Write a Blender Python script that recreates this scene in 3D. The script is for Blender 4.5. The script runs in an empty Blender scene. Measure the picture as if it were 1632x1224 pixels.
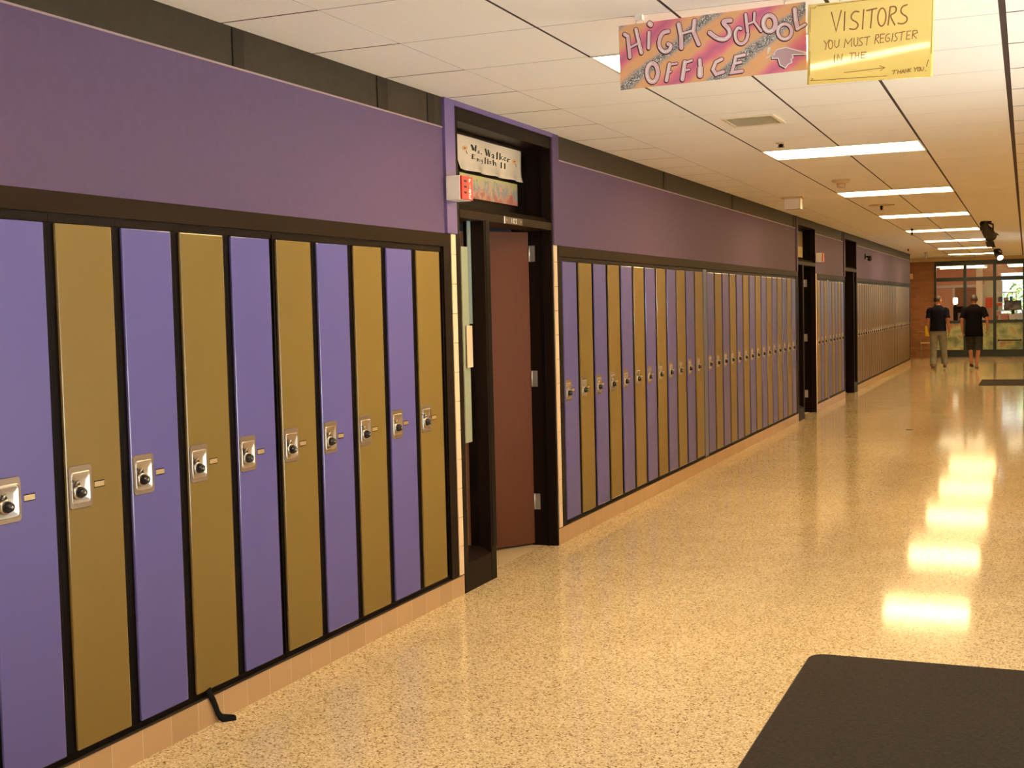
import bpy, bmesh, math, random
from mathutils import Vector, Matrix
random.seed(7)
SC = bpy.context.scene
COL = SC.collection
R = math.radians

# ------------------------------------------------------------------ camera, world, lights, exposure
cd = bpy.data.cameras.new('camera')
cam = bpy.data.objects.new('camera', cd)
COL.objects.link(cam)
cd.sensor_fit = 'HORIZONTAL'
cd.sensor_width = 36.0
cd.lens = 2002.04 / 1632 * 36.0
cd.clip_start = 0.05
cd.clip_end = 200
_r = Vector((0.9221234, 0.38615382, -0.0239512))
_u = Vector((-0.00060108, 0.06333586, 0.99799209))
_f = Vector((-0.38689543, 0.92025746, -0.05863559))
cam.matrix_world = Matrix(((_r.x, _u.x, -_f.x, 3.0749), (_r.y, _u.y, -_f.y, 0.0),
                           (_r.z, _u.z, -_f.z, 1.636), (0, 0, 0, 1)))
SC.camera = cam

w = bpy.data.worlds.new('daylight')
SC.world = w
w.use_nodes = True
w.node_tree.nodes['Background'].inputs[0].default_value = (0.80, 0.90, 1.0, 1)
w.node_tree.nodes['Background'].inputs[1].default_value = 1.5

# the camera's own flash, mounted just above the lens
fl = bpy.data.lights.new('camera_flash', 'AREA')
fl.shape = 'RECTANGLE'
fl.size = 0.05
fl.size_y = 0.03
fl.energy = 26
fl.color = (0.66, 0.76, 1.0)
flo = bpy.data.objects.new('camera_flash', fl)
COL.objects.link(flo)
flo.matrix_world = cam.matrix_world @ Matrix.Translation((-0.03, 0.07, -0.02))

# sun: lights the pavement outside the glazed entrances, does not shine into the hallway
su = bpy.data.lights.new('sun', 'SUN')
su.energy = 46
su.color = (1.0, 0.97, 0.93)
su.angle = 0.01
suo = bpy.data.objects.new('sun', su)
COL.objects.link(suo)
suo.rotation_euler = Vector((0.16, 0.55, -0.82)).to_track_quat('-Z', 'Y').to_euler()

LAMP_COLOR = (1.0, 0.67, 0.30)
LAMP_STRENGTH = 31.0
SC.view_settings.view_transform = 'Standard'
SC.view_settings.look = 'None'
SC.view_settings.gamma = 1
SC.view_settings.exposure = 0.0
SC.view_settings.use_curve_mapping = False
SC.cycles.use_denoising = True
SC.cycles.max_bounces = 12
SC.cycles.diffuse_bounces = 9
SC.cycles.sample_clamp_indirect = 8

# ------------------------------------------------------------------ materials
def mat(name, col, rough=0.5, metal=0.0, spec=0.5, var=0.0, vscale=20.0, bump=0.0, bscale=200.0, coat=0.0, stretch=None):
    m = bpy.data.materials.new(name)
    m.use_nodes = True
    nt = m.node_tree
    b = nt.nodes['Principled BSDF']
    b.inputs['Base Color'].default_value = (*col, 1)
    b.inputs['Roughness'].default_value = rough
    b.inputs['Metallic'].default_value = metal
    b.inputs['Specular IOR Level'].default_value = spec
    b.inputs['Coat Weight'].default_value = coat
    b.inputs['Coat Roughness'].default_value = 0.1
    tc = nt.nodes.new('ShaderNodeTexCoord')
    src = tc.outputs['Object']
    if stretch:
        mp = nt.nodes.new('ShaderNodeMapping')
        mp.inputs['Scale'].default_value = stretch
        nt.links.new(src, mp.inputs[0])
        src = mp.outputs[0]
    if var > 0:
        n = nt.nodes.new('ShaderNodeTexNoise')
        n.inputs['Scale'].default_value = vscale
        n.inputs['Detail'].default_value = 4
        nt.links.new(src, n.inputs['Vector'])
        mx = nt.nodes.new('ShaderNodeMix')
        mx.data_type = 'RGBA'
        mx.inputs[6].default_value = (*[c * (1 - var) for c in col], 1)
        mx.inputs[7].default_value = (*[min(1, c * (1 + var)) for c in col], 1)
        nt.links.new(n.outputs['Fac'], mx.inputs[0])
        nt.links.new(mx.outputs[2], b.inputs['Base Color'])
    if bump > 0:
        n2 = nt.nodes.new('ShaderNodeTexNoise')
        n2.inputs['Scale'].default_value = bscale
        n2.inputs['Detail'].default_value = 2
        nt.links.new(src, n2.inputs['Vector'])
        bp = nt.nodes.new('ShaderNodeBump')
        bp.inputs['Strength'].default_value = bump
        bp.inputs['Distance'].default_value = 0.002
        nt.links.new(n2.outputs['Fac'], bp.inputs['Height'])
        nt.links.new(bp.outputs[0], b.inputs['Normal'])
    return m


def emit(name, col, s):
    m = bpy.data.materials.new(name)
    m.use_nodes = True
    b = m.node_tree.nodes['Principled BSDF']
    b.inputs['Base Color'].default_value = (0.8, 0.8, 0.8, 1)
    b.inputs['Emission Color'].default_value = (*col, 1)
    b.inputs['Emission Strength'].default_value = s
    return m


def ramp(nt, stops):
    r = nt.nodes.new('ShaderNodeValToRGB')
    els = r.color_ramp.elements
    while len(els) < len(stops):
        els.new(0.5)
    for e, (p, c) in zip(els, stops):
        e.position = p
        e.color = (*c, 1)
    return r


def terrazzo():
    m = bpy.data.materials.new('terrazzo')
    m.use_nodes = True
    nt = m.node_tree
    b = nt.nodes['Principled BSDF']
    tc = nt.nodes.new('ShaderNodeTexCoord')
    v = nt.nodes.new('ShaderNodeTexVoronoi')
    v.inputs['Scale'].default_value = 145
    nt.links.new(tc.outputs['Object'], v.inputs['Vector'])
    sep = nt.nodes.new('ShaderNodeSeparateColor')
    nt.links.new(v.outputs['Color'], sep.inputs[0])
    r = ramp(nt, [(0.0, (0.19, 0.11, 0.05)), (0.10, (0.40, 0.28, 0.135)), (0.26, (0.61, 0.49, 0.295)),
                  (0.7, (0.71, 0.58, 0.365)), (0.9, (0.83, 0.715, 0.49))])
    nt.links.new(sep.outputs[0], r.inputs[0])
    n = nt.nodes.new('ShaderNodeTexNoise')
    n.inputs['Scale'].default_value = 2.2
    n.inputs['Detail'].default_value = 5
    nt.links.new(tc.outputs['Object'], n.inputs['Vector'])
    r2 = ramp(nt, [(0.3, (0.90, 0.89, 0.86)), (0.7, (1.0, 1.0, 1.0))])
    nt.links.new(n.outputs['Fac'], r2.inputs[0])
    mx = nt.nodes.new('ShaderNodeMix')
    mx.data_type = 'RGBA'
    mx.blend_type = 'MULTIPLY'
    mx.inputs[0].default_value = 1
    nt.links.new(r.outputs[0], mx.inputs[6])
    nt.links.new(r2.outputs[0], mx.inputs[7])
    nt.links.new(mx.outputs[2], b.inputs['Base Color'])
    b.inputs['Roughness'].default_value = 0.085
    b.inputs['Specular IOR Level'].default_value = 0.22
    n3 = nt.nodes.new('ShaderNodeTexNoise')
    n3.inputs['Scale'].default_value = 5
    n3.inputs['Detail'].default_value = 1
    nt.links.new(tc.outputs['Object'], n3.inputs['Vector'])
    bp = nt.nodes.new('ShaderNodeBump')
    bp.inputs['Strength'].default_value = 0.06
    bp.inputs['Distance'].default_value = 0.004
    nt.links.new(n3.outputs['Fac'], bp.inputs['Height'])
    nt.links.new(bp.outputs[0], b.inputs['Normal'])
    return m


def brick():
    m = bpy.data.materials.new('brown_brick')
    m.use_nodes = True
    nt = m.node_tree
    b = nt.nodes['Principled BSDF']
    tc = nt.nodes.new('ShaderNodeTexCoord')
    s = nt.nodes.new('ShaderNodeSeparateXYZ')
    c = nt.nodes.new('ShaderNodeCombineXYZ')
    nt.links.new(tc.outputs['Object'], s.inputs[0])
    nt.links.new(s.outputs['X'], c.inputs['X'])
    nt.links.new(s.outputs['Z'], c.inputs['Y'])
    t = nt.nodes.new('ShaderNodeTexBrick')
    t.inputs['Scale'].default_value = 1
    t.inputs['Brick Width'].default_value = 0.21
    t.inputs['Row Height'].default_value = 0.075
    t.inputs['Mortar Size'].default_value = 0.008
    t.inputs['Color1'].default_value = (0.38, 0.165, 0.08, 1)
    t.inputs['Color2'].default_value = (0.28, 0.12, 0.06, 1)
    t.inputs['Mortar'].default_value = (0.26, 0.15, 0.085, 1)
    nt.links.new(c.outputs[0], t.inputs['Vector'])
    nt.links.new(t.outputs['Color'], b.inputs['Base Color'])
    b.inputs['Roughness'].default_value = 0.8
    return m


def painted_board():
    """diagonal sprayed bands of pink, orange and silver glitter"""
    m = bpy.data.materials.new('sprayed_board')
    m.use_nodes = True
    nt = m.node_tree
    b = nt.nodes['Principled BSDF']
    tc = nt.nodes.new('ShaderNodeTexCoord')
    s = nt.nodes.new('ShaderNodeSeparateXYZ')
    nt.links.new(tc.outputs['Object'], s.inputs[0])
    n = nt.nodes.new('ShaderNodeTexNoise')
    n.inputs['Scale'].default_value = 9
    n.inputs['Detail'].default_value = 3
    nt.links.new(tc.outputs['Object'], n.inputs['Vector'])
    def math_(op, a, bb):
        k = nt.nodes.new('ShaderNodeMath')
        k.operation = op
        for i, q in enumerate((a, bb)):
            if isinstance(q, (int, float)):
                k.inputs[i].default_value = q
            else:
                nt.links.new(q, k.inputs[i])
        return k.outputs[0]
    # phase along the board, leaning to the right going up
    ph = math_('SUBTRACT', s.outputs['X'], math_('MULTIPLY', s.outputs['Z'], 1.5))
    ph = math_('ADD', ph, math_('MULTIPLY', n.outputs['Fac'], 0.10))
    ph = math_('FRACT', math_('ADD', math_('DIVIDE', ph, 0.40), 0.92), 0)
    org, pnk, mag, slv = (0.82, 0.47, 0.24), (0.80, 0.23, 0.33), (0.62, 0.17, 0.34), (0.45, 0.45, 0.46)
    r = ramp(nt, [(0.0, slv), (0.10, slv), (0.2, org), (0.38, org), (0.50, pnk), (0.6, mag), (0.70, pnk), (0.80, org), (0.9, org), (1.0, slv)])
    nt.links.new(ph, r.inputs[0])
    rm = ramp(nt, [(0.0, (1, 1, 1)), (0.09, (1, 1, 1)), (0.17, (0, 0, 0)), (0.93, (0, 0, 0)), (1.0, (1, 1, 1))])
    nt.links.new(ph, rm.inputs[0])
    v = nt.nodes.new('ShaderNodeTexVoronoi')
    v.inputs['Scale'].default_value = 330
    nt.links.new(tc.outputs['Object'], v.inputs['Vector'])
    sc_ = nt.nodes.new('ShaderNodeSeparateColor')
    nt.links.new(v.outputs['Color'], sc_.inputs[0])
    rg = ramp(nt, [(0.0, (0.06, 0.06, 0.07)), (0.5, (0.25, 0.25, 0.26)), (0.85, (0.6, 0.6, 0.6)), (1.0, (1, 1, 1))])
    nt.links.new(sc_.outputs[0], rg.inputs[0])
    mx = nt.nodes.new('ShaderNodeMix')
    mx.data_type = 'RGBA'
    nt.links.new(rm.outputs[0], mx.inputs[0])
    nt.links.new(r.outputs[0], mx.inputs[6])
    nt.links.new(rg.outputs[0], mx.inputs[7])
    nt.links.new(mx.outputs[2], b.inputs['Base Color'])
    b.inputs['Roughness'].default_value = 0.6
    return m


def mottled(name, stops, scale, rough=0.5, axis=None, amount=0.35, translucent=False, detail=4):
    m = bpy.data.materials.new(name)
    m.use_nodes = True
    nt = m.node_tree
    b = nt.nodes['Principled BSDF']
    tc = nt.nodes.new('ShaderNodeTexCoord')
    n = nt.nodes.new('ShaderNodeTexNoise')
    n.inputs['Scale'].default_value = scale
    n.inputs['Detail'].default_value = detail
    nt.links.new(tc.outputs['Object'], n.inputs['Vector'])
    r = ramp(nt, stops)
    if axis:                      # axis = (index, low, high): gradient along an axis, disturbed by the noise
        s = nt.nodes.new('ShaderNodeSeparateXYZ')
        nt.links.new(tc.outputs['Object'], s.inputs[0])
        mr = nt.nodes.new('ShaderNodeMapRange')
        mr.inputs[1].default_value = axis[1]
        mr.inputs[2].default_value = axis[2]
        nt.links.new(s.outputs[axis[0]], mr.inputs[0])
        k = nt.nodes.new('ShaderNodeMath')
        k.operation = 'MULTIPLY_ADD'
        k.inputs[1].default_value = amount * 2
        k.inputs[2].default_value = -amount
        nt.links.new(n.outputs['Fac'], k.inputs[0])
        a = nt.nodes.new('ShaderNodeMath')
        a.operation = 'ADD'
        nt.links.new(k.outputs[0], a.inputs[0])
        nt.links.new(mr.outputs[0], a.inputs[1])
        nt.links.new(a.outputs[0], r.inputs[0])
    else:
        nt.links.new(n.outputs['Fac'], r.inputs[0])
    nt.links.new(r.outputs[0], b.inputs['Base Color'])
    b.inputs['Roughness'].default_value = rough
    if translucent:
        t = nt.nodes.new('ShaderNodeBsdfTranslucent')
        nt.links.new(r.outputs[0], t.inputs[0])
        ms = nt.nodes.new('ShaderNodeMixShader')
        ms.inputs[0].default_value = 0.6
        nt.links.new(b.outputs[0], ms.inputs[1])
        nt.links.new(t.outputs[0], ms.inputs[2])
        nt.links.new(ms.outputs[0], nt.nodes['Material Output'].inputs[0])
    return m


def glass(name, tint, refl_rough=0.02, refl=0.08):
    """thin pane: mostly clear, a little mirror"""
    m = bpy.data.materials.new(name)
    m.use_nodes = True
    nt = m.node_tree
    nt.nodes.remove(nt.nodes['Principled BSDF'])
    t = nt.nodes.new('ShaderNodeBsdfTransparent')
    t.inputs[0].default_value = (*tint, 1)
    g = nt.nodes.new('ShaderNodeBsdfGlossy')
    g.inputs['Roughness'].default_value = refl_rough
    fr = nt.nodes.new('ShaderNodeFresnel')
    fr.inputs[0].default_value = 1.45
    ms = nt.nodes.new('ShaderNodeMixShader')
    ge = nt.nodes.new('ShaderNodeNewGeometry')      # only the outer side of each pane mirrors
    k = nt.nodes.new('ShaderNodeMath')
    k.operation = 'SUBTRACT'
    k.use_clamp = True
    nt.links.new(fr.outputs[0], k.inputs[0])
    nt.links.new(ge.outputs['Backfacing'], k.inputs[1])
    nt.links.new(k.outputs[0], ms.inputs[0])
    nt.links.new(t.outputs[0], ms.inputs[1])
    nt.links.new(g.outputs[0], ms.inputs[2])
    nt.links.new(ms.outputs[0], nt.nodes['Material Output'].inputs[0])
    return m


def tile_base():
    """glazed tan base tile with pale joints every 0.1675 m"""
    m = mat('tan_base_tile', (0.60, 0.335, 0.175), 0.28)
    nt = m.node_tree
    b = nt.nodes['Principled BSDF']
    tc = nt.nodes.new('ShaderNodeTexCoord')
    s = nt.nodes.new('ShaderNodeSeparateXYZ')
    nt.links.new(tc.outputs['Object'], s.inputs[0])
    def math_(op, a, bb):
        k = nt.nodes.new('ShaderNodeMath')
        k.operation = op
        for i, q in enumerate((a, bb)):
            if isinstance(q, (int, float)):
                k.inputs[i].default_value = q
            else:
                nt.links.new(q, k.inputs[i])
        return k.outputs[0]
    y = math_('DIVIDE', math_('SUBTRACT', s.outputs['Y'], 3.179), 0.1675)
    fr = math_('LESS_THAN', math_('FRACT', y, 0), 0.022)
    wn = nt.nodes.new('ShaderNodeTexWhiteNoise')
    wn.noise_dimensions = '1D'
    nt.links.new(math_('FLOOR', y, 0), wn.inputs['W'])
    r = ramp(nt, [(0.0, (0.46, 0.295, 0.145)), (1.0, (0.52, 0.335, 0.175))])
    nt.links.new(wn.outputs['Value'], r.inputs[0])
    mx = nt.nodes.new('ShaderNodeMix')
    mx.data_type = 'RGBA'
    nt.links.new(fr, mx.inputs[0])
    nt.links.new(r.outputs[0], mx.inputs[6])
    mx.inputs[7].default_value = (0.62, 0.46, 0.29, 1)
    nt.links.new(mx.outputs[2], b.inputs['Base Color'])
    return m


M = {}
M['floor'] = terrazzo()
M['ceil_tile'] = mat('ceiling_tile', (0.90, 0.88, 0.84), 0.9, var=0.05, vscale=60, bump=0.25, bscale=300)
M['ceil_gap'] = mat('ceiling_gap', (0.045, 0.022, 0.018), 0.8)
M['vinyl'] = mat('purple_vinyl', (0.112, 0.074, 0.145), 0.6, spec=0.12, var=0.10, vscale=25, bump=0.15, bscale=500)
M['purple_trim'] = mat('purple_trim', (0.125, 0.085, 0.24), 0.35)
M['band'] = mat('brown_band', (0.042, 0.032, 0.021), 0.55, spec=0.15, var=0.25, vscale=18)
M['band_dark'] = mat('dark_brown_band', (0.028, 0.021, 0.014), 0.55, spec=0.12)
M['wood'] = mat('dark_walnut', (0.022, 0.012, 0.006), 0.5, spec=0.06, var=0.25, vscale=14, stretch=(8, 0.6, 8))
M['black'] = mat('black_enamel', (0.006, 0.004, 0.0035), 0.45, spec=0.06)
M['frame'] = mat('dark_brown_enamel', (0.012, 0.007, 0.005), 0.4, spec=0.06)
M['purple'] = mat('purple_paint', (0.108, 0.096, 0.31), 0.36, spec=0.25, bump=0.10, bscale=350)
M['gold'] = mat('gold_paint', (0.205, 0.135, 0.030), 0.38, spec=0.25, bump=0.10, bscale=350)
M['taupe'] = mat('taupe_paint', (0.17, 0.11, 0.065), 0.4, spec=0.25, bump=0.10, bscale=350)
M['purple_edge'] = mat('purple_paint_edge', (0.108, 0.096, 0.31), 0.16, spec=1.0)
M['gold_edge'] = mat('gold_paint_edge', (0.205, 0.135, 0.030), 0.16, spec=1.0)
M['taupe_edge'] = mat('taupe_paint_edge', (0.17, 0.11, 0.065), 0.2, spec=0.6)
M['edge'] = mat('blue_grey_steel', (0.09, 0.10, 0.17), 0.3)
M['steel'] = mat('brushed_steel', (0.48, 0.43, 0.38), 0.28, metal=1.0)
M['plate'] = mat('satin_plate', (0.25, 0.185, 0.13), 0.4, metal=0.6)
M['dial'] = mat('black_dial', (0.012, 0.012, 0.014), 0.2)
M['brassplate'] = mat('number_plate', (0.52, 0.38, 0.20), 0.35, metal=0.5)
M['base'] = tile_base()
M['cream'] = mat('cream_tile', (0.80, 0.60, 0.40), 0.3)
M['leaf'] = mat('brown_door_veneer', (0.130, 0.042, 0.018), 0.5, spec=0.2, var=0.14, vscale=7, stretch=(14, 14, 0.8))
M['hinge'] = mat('hinge_steel', (0.55, 0.53, 0.50), 0.4, metal=0.8)
M['glass'] = glass('clear_glass', (0.93, 0.96, 0.95))
M['room'] = mat('classroom_wall', (0.30, 0.30, 0.30), 0.8)
M['roomfloor'] = mat('plain_floor_tile', (0.62, 0.50, 0.30), 0.35)
M['white'] = mat('white_paint', (0.80, 0.78, 0.72), 0.5)
M['beige'] = mat('beige_plastic', (0.62, 0.48, 0.28), 0.5)
M['red'] = mat('red_enamel', (0.55, 0.035, 0.03), 0.4)
M['whiteink'] = mat('white_ink', (0.85, 0.83, 0.82), 0.5)
M['mat'] = mat('grey_carpet_mat', (0.045, 0.037, 0.030), 0.95, spec=0.05, var=0.5, vscale=70, bump=0.6, bscale=400)
M['rubber'] = mat('black_rubber', (0.02, 0.017, 0.015), 0.6)
M['strap'] = mat('black_webbing', (0.008, 0.008, 0.008), 0.8, spec=0.1)
M['board'] = painted_board()
M['pinkletter'] = mat('pink_letter', (0.80, 0.58, 0.67), 0.5)
M['outline'] = mat('maroon_outline', (0.09, 0.018, 0.03), 0.5)
M['yellowcard'] = mat('yellow_card', (0.94, 0.73, 0.20), 0.45, coat=1.0)
M['yellowcard'].node_tree.nodes['Principled BSDF'].inputs['Coat Roughness'].default_value = 0.05
M['yellowcard'].node_tree.nodes['Principled BSDF'].inputs['Coat IOR'].default_value = 1.75
M['ink'] = mat('brown_marker', (0.33, 0.14, 0.03), 0.5)
M['paper'] = mat('laminated_paper', (0.62, 0.54, 0.43), 0.22, bump=0.0)
M['blackink'] = mat('black_ink', (0.02, 0.018, 0.018), 0.5)
M['flower'] = mat('orange_flower', (0.60, 0.33, 0.13), 0.5)
M['graffiti'] = mottled('graffiti_poster', [(0.15, (0.30, 0.08, 0.07)), (0.3, (0.45, 0.20, 0.15)), (0.42, (0.22, 0.20, 0.19)), (0.52, (0.25, 0.25, 0.27)), (0.62, (0.42, 0.25, 0.16)), (0.72, (0.28, 0.30, 0.24)), (0.88, (0.36, 0.35, 0.09))], 16, 0.35, axis=(2, -0.10, 0.10), amount=0.75)
M['lamp'] = emit('lamp_diffuser', LAMP_COLOR, LAMP_STRENGTH)
M['brick'] = brick()
M['alum'] = mat('dark_green_aluminium', (0.030, 0.042, 0.046), 0.4, metal=0.2)
M['pane_low'] = mottled('frosted_low_pane', [(0.25, (0.22, 0.24, 0.14)), (0.40, (0.48, 0.56, 0.34)), (0.52, (0.78, 0.82, 0.54)), (0.66, (0.66, 0.42, 0.24)), (0.8, (0.9, 0.88, 0.66))], 3.0, 0.4, translucent=True)
M['salmon'] = mat('salmon_wall', (0.78, 0.40, 0.25), 0.7)
M['oak'] = mat('orange_wood', (0.36, 0.15, 0.05), 0.4, var=0.25, vscale=8, stretch=(10, 10, 0.7))
M['skin'] = mat('skin', (0.50, 0.20, 0.11), 0.55)
M['hair'] = mat('dark_hair', (0.022, 0.012, 0.009), 0.6)
M['navy'] = mat('navy_cotton', (0.010, 0.010, 0.020), 0.95, spec=0.05)
M['blacktee'] = mat('black_cotton', (0.006, 0.005, 0.006), 0.95, spec=0.05)
M['jeans'] = mat('faded_grey_denim', (0.25, 0.245, 0.21), 0.9, spec=0.1, var=0.25, vscale=14)
M['shorts'] = mat('dark_patterned_cotton', (0.040, 0.045, 0.042), 0.9, spec=0.1, var=0.7, vscale=18)
M['sole'] = mat('brown_leather', (0.06, 0.025, 0.018), 0.6)
M['shoe'] = mat('grey_shoe', (0.10, 0.085, 0.075), 0.6)
M['yellowplastic'] = mat('yellow_plastic', (0.72, 0.50, 0.03), 0.4)
M['chrome'] = mat('chrome_tube', (0.6, 0.58, 0.55), 0.25, metal=1)
M['spotblack'] = mat('matt_black_metal', (0.016, 0.013, 0.013), 0.5)
M['spotlens'] = emit('spot_lens', (1.0, 0.9, 0.7), 3.0)
M['translucent'] = mat('milky_plastic', (0.85, 0.80, 0.76), 0.25)
M['vent'] = mat('vent_grille', (0.66, 0.58, 0.42), 0.6)
M['leaves'] = mottled('green_leaves', [(0.3, (0.05, 0.12, 0.02)), (0.7, (0.30, 0.42, 0.08))], 5, 0.6)

# ------------------------------------------------------------------ mesh helpers
class MB:
    """collects shapes into one mesh; several materials allowed"""
    def __init__(self):
        self.v, self.f, self.mi, self.mats, self.sm = [], [], [], [], []
    def _m(self, m):
        if m not in self.mats:
            self.mats.append(m)
        return self.mats.index(m)
    def add(self, vs, fs, m, smooth=False):
        o = len(self.v)
        i = self._m(m)
        self.v += [tuple(p) for p in vs]
        for f in fs:
            self.f.append([o + k for k in f])
            self.mi.append(i)
            self.sm.append(smooth)
        return self
    def box(self, a, b, m, bev=0.0):
        x0, y0, z0 = a
        x1, y1, z1 = b
        if bev <= 0:
            vs = [(x0, y0, z0), (x1, y0, z0), (x1, y1, z0), (x0, y1, z0), (x0, y0, z1), (x1, y0, z1), (x1, y1, z1), (x0, y1, z1)]
            fs = [(0, 3, 2, 1), (4, 5, 6, 7), (0, 1, 5, 4), (1, 2, 6, 5), (2, 3, 7, 6), (3, 0, 4, 7)]
            return self.add(vs, fs, m)
        bm = bmesh.new()
        bmesh.ops.create_cube(bm, size=1)
        for q in bm.verts:
            q.co = ((x0 + x1) / 2 + q.co.x * (x1 - x0), (y0 + y1) / 2 + q.co.y * (y1 - y0), (z0 + z1) / 2 + q.co.z * (z1 - z0))
        bmesh.ops.bevel(bm, geom=bm.edges[:], offset=bev, segments=2, affect='EDGES', profile=0.6)
        return self.bm(bm, m)
    def bm(self, bm, m, smooth=False):
        bm.verts.index_update()
        self.add([q.co[:] for q in bm.verts], [[q.index for q in f.verts] for f in bm.faces], m, smooth)
        bm.free()
        return self
    def prism(self, pts, axis, a, b, m):
        """polygon in the two other axes, extruded along axis from a to b"""
        n = len(pts)
        def P(p, t):
            q = [0, 0, 0]
            o = [i for i in range(3) if i != axis]
            q[o[0]], q[o[1]], q[axis] = p[0], p[1], t
            return q
        vs = [P(p, a) for p in pts] + [P(p, b) for p in pts]
        fs = [list(range(n))[::-1], list(range(n, 2 * n))] + [(i, (i + 1) % n, n + (i + 1) % n, n + i) for i in range(n)]
        return self.add(vs, fs, m)
    def tube(self, path, rad, m, seg=12, smooth=True, flat=None, cap=True):
        """swept circle; rad scalar or list of r or (rx, ry); flat = up hint"""
        path = [Vector(p) for p in path]
        n = len(path)
        rs = rad if isinstance(rad, (list, tuple)) else [rad] * n
        up = Vector(flat) if flat else None
        vs, prev = [], None
        for i, p in enumerate(path):
            t = (path[min(i + 1, n - 1)] - path[max(i - 1, 0)]).normalized()
            if prev is None:
                h = up if up else (Vector((0, 0, 1)) if abs(t.z) < 0.9 else Vector((1, 0, 0)))
            else:
                h = prev
            s = h - t * h.dot(t)
            s = s.normalized() if s.length > 1e-6 else t.orthogonal().normalized()
            prev = s
            c = t.cross(s)
            r = rs[i]
            ra, rb = r if isinstance(r, (list, tuple)) else (r, r)
            for k in range(seg):
                a = 2 * math.pi * k / seg
                vs.append(p + s * (math.cos(a) * ra) + c * (math.sin(a) * rb))
        fs = []
        for i in range(n - 1):
            for k in range(seg):
                k2 = (k + 1) % seg
                fs.append((i * seg + k, i * seg + k2, (i + 1) * seg + k2, (i + 1) * seg + k))
        if cap:
            fs.append(tuple(range(seg))[::-1])
            fs.append(tuple((n - 1) * seg + k for k in range(seg)))
        return self.add(vs, fs, m, smooth)
    def lathe(self, prof, m, origin=(0, 0, 0), axis='Z', seg=20, smooth=True):
        """prof = [(r, h)]"""
        vs, fs = [], []
        o = Vector(origin)
        for r, h in prof:
            for k in range(seg):
                a = 2 * math.pi * k / seg
                x, y = r * math.cos(a), r * math.sin(a)
                if axis == 'Z':
                    q = (x, y, h)
                elif axis == 'X':
                    q = (h, x, y)
                else:
                    q = (x, h, -y)
                vs.append(o + Vector(q))
        for i in range(len(prof) - 1):
            for k in range(seg):
                k2 = (k + 1) % seg
                fs.append((i * seg + k, i * seg + k2, (i + 1) * seg + k2, (i + 1) * seg + k))
        fs.append(tuple(range(seg))[::-1])
        fs.append(tuple((len(prof) - 1) * seg + k for k in range(seg)))
        return self.add(vs, fs, m, smooth)
    def ball(self, c, r, m, sub=2):
        bm = bmesh.new()
        bmesh.ops.create_icosphere(bm, subdivisions=sub, radius=1)
        r = r if isinstance(r, (tuple, list)) else (r, r, r)
        for q in bm.verts:
            q.co = Vector((c[0] + q.co.x * r[0], c[1] + q.co.y * r[1], c[2] + q.co.z * r[2]))
        return self.bm(bm, m, True)
    def build(self, name, parent=None, loc=None):
        me = bpy.data.meshes.new(name)
        me.from_pydata(self.v, [], self.f)
        for m in self.mats:
            me.materials.append(m)
        me.polygons.foreach_set('material_index', self.mi)
        me.polygons.foreach_set('use_smooth', self.sm)
        bm = bmesh.new()
        bm.from_mesh(me)
        bmesh.ops.recalc_face_normals(bm, faces=bm.faces)
        bm.to_mesh(me)
        bm.free()
        me.update()
        o = bpy.data.objects.new(name, me)
        COL.objects.link(o)
        if parent:
            o.parent = parent
        if loc:
            o.location = loc
        return o


def tag(o, label, cat, group=None):
    o['label'] = label
    o['category'] = cat
    if group:
        o['group'] = group
    return o


def thing(name, label, cat, loc=(0, 0, 0), rotz=0.0, group=None):
    o = bpy.data.objects.new(name, None)
    COL.objects.link(o)
    o.empty_display_size = 0.1
    o.location = loc
    o.rotation_euler = (0, 0, rotz)
    return tag(o, label, cat, group)


def structure(o, label=None):
    o['kind'] = 'structure'
    if label:
        o['label'] = label
    return o


def copy_tree(o, parent=None):
    c = o.copy()
    COL.objects.link(c)
    if parent:
        c.parent = parent
    for ch in KIDS.get(o.name, []):
        copy_tree(ch, c)
    return c


KIDS = {}
def remember(root):
    for o in list(COL.objects):
        if o.parent:
            KIDS.setdefault(o.parent.name, [])
            if o not in KIDS[o.parent.name]:
                KIDS[o.parent.name].append(o)

# ------------------------------------------------------------------ dimensions
P = 0.335                    # locker pitch
ZC = 2.8327                  # ceiling
ZB, ZT = 0.1428, 1.969       # locker doors
ZBASE = 0.1172               # top of the base tiles
ZBRK, ZWOOD = 1.998, 2.0763  # wood rail over the lockers
ZBAND = 2.6637               # top of the purple vinyl
YEND = 34.0                  # end of the left wall
YGL = 38.1                   # glass wall at the end
XR = 4.55                    # right wall

banks = [(-6.0, 6.525), (8.08, 17.53), (19.06, 22.10), (23.66, YEND)]
doors = [(6.525, 8.08), (17.53, 19.06), (22.10, 23.66)]

# ------------------------------------------------------------------ setting
structure(MB().box((-0.11, -6, -0.1), (XR, YGL + 8, 0), M['floor']).box((-3.2, YEND, -0.1), (-0.11, YGL + 8, 0), M['floor']).build('floor'))
structure(MB().box((-5.2, 2.5, -0.1), (-0.115, 25, -0.002), M['roomfloor']).build('floor_classroom'))

# wall over and behind the lockers
b = MB()
for y0, y1 in banks:
    b.box((-0.34, y0, 0), (-0.30, y1, ZC + 0.1), M['room'])
    b.box((-0.30, y0, ZBRK), (-0.012, y1, ZC + 0.1), M['band_dark'])
    b.box((-0.012, y0, ZWOOD), (0.0, y1, ZBAND), M['vinyl'])
    b.box((-0.012, y0, ZBAND + 0.006), (-0.004, y1, ZC), M['band'])
b.box((-0.34, YEND - 0.04, 0), (0, YEND, ZC), M['frame'])
structure(b.build('wall_left'))

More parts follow.
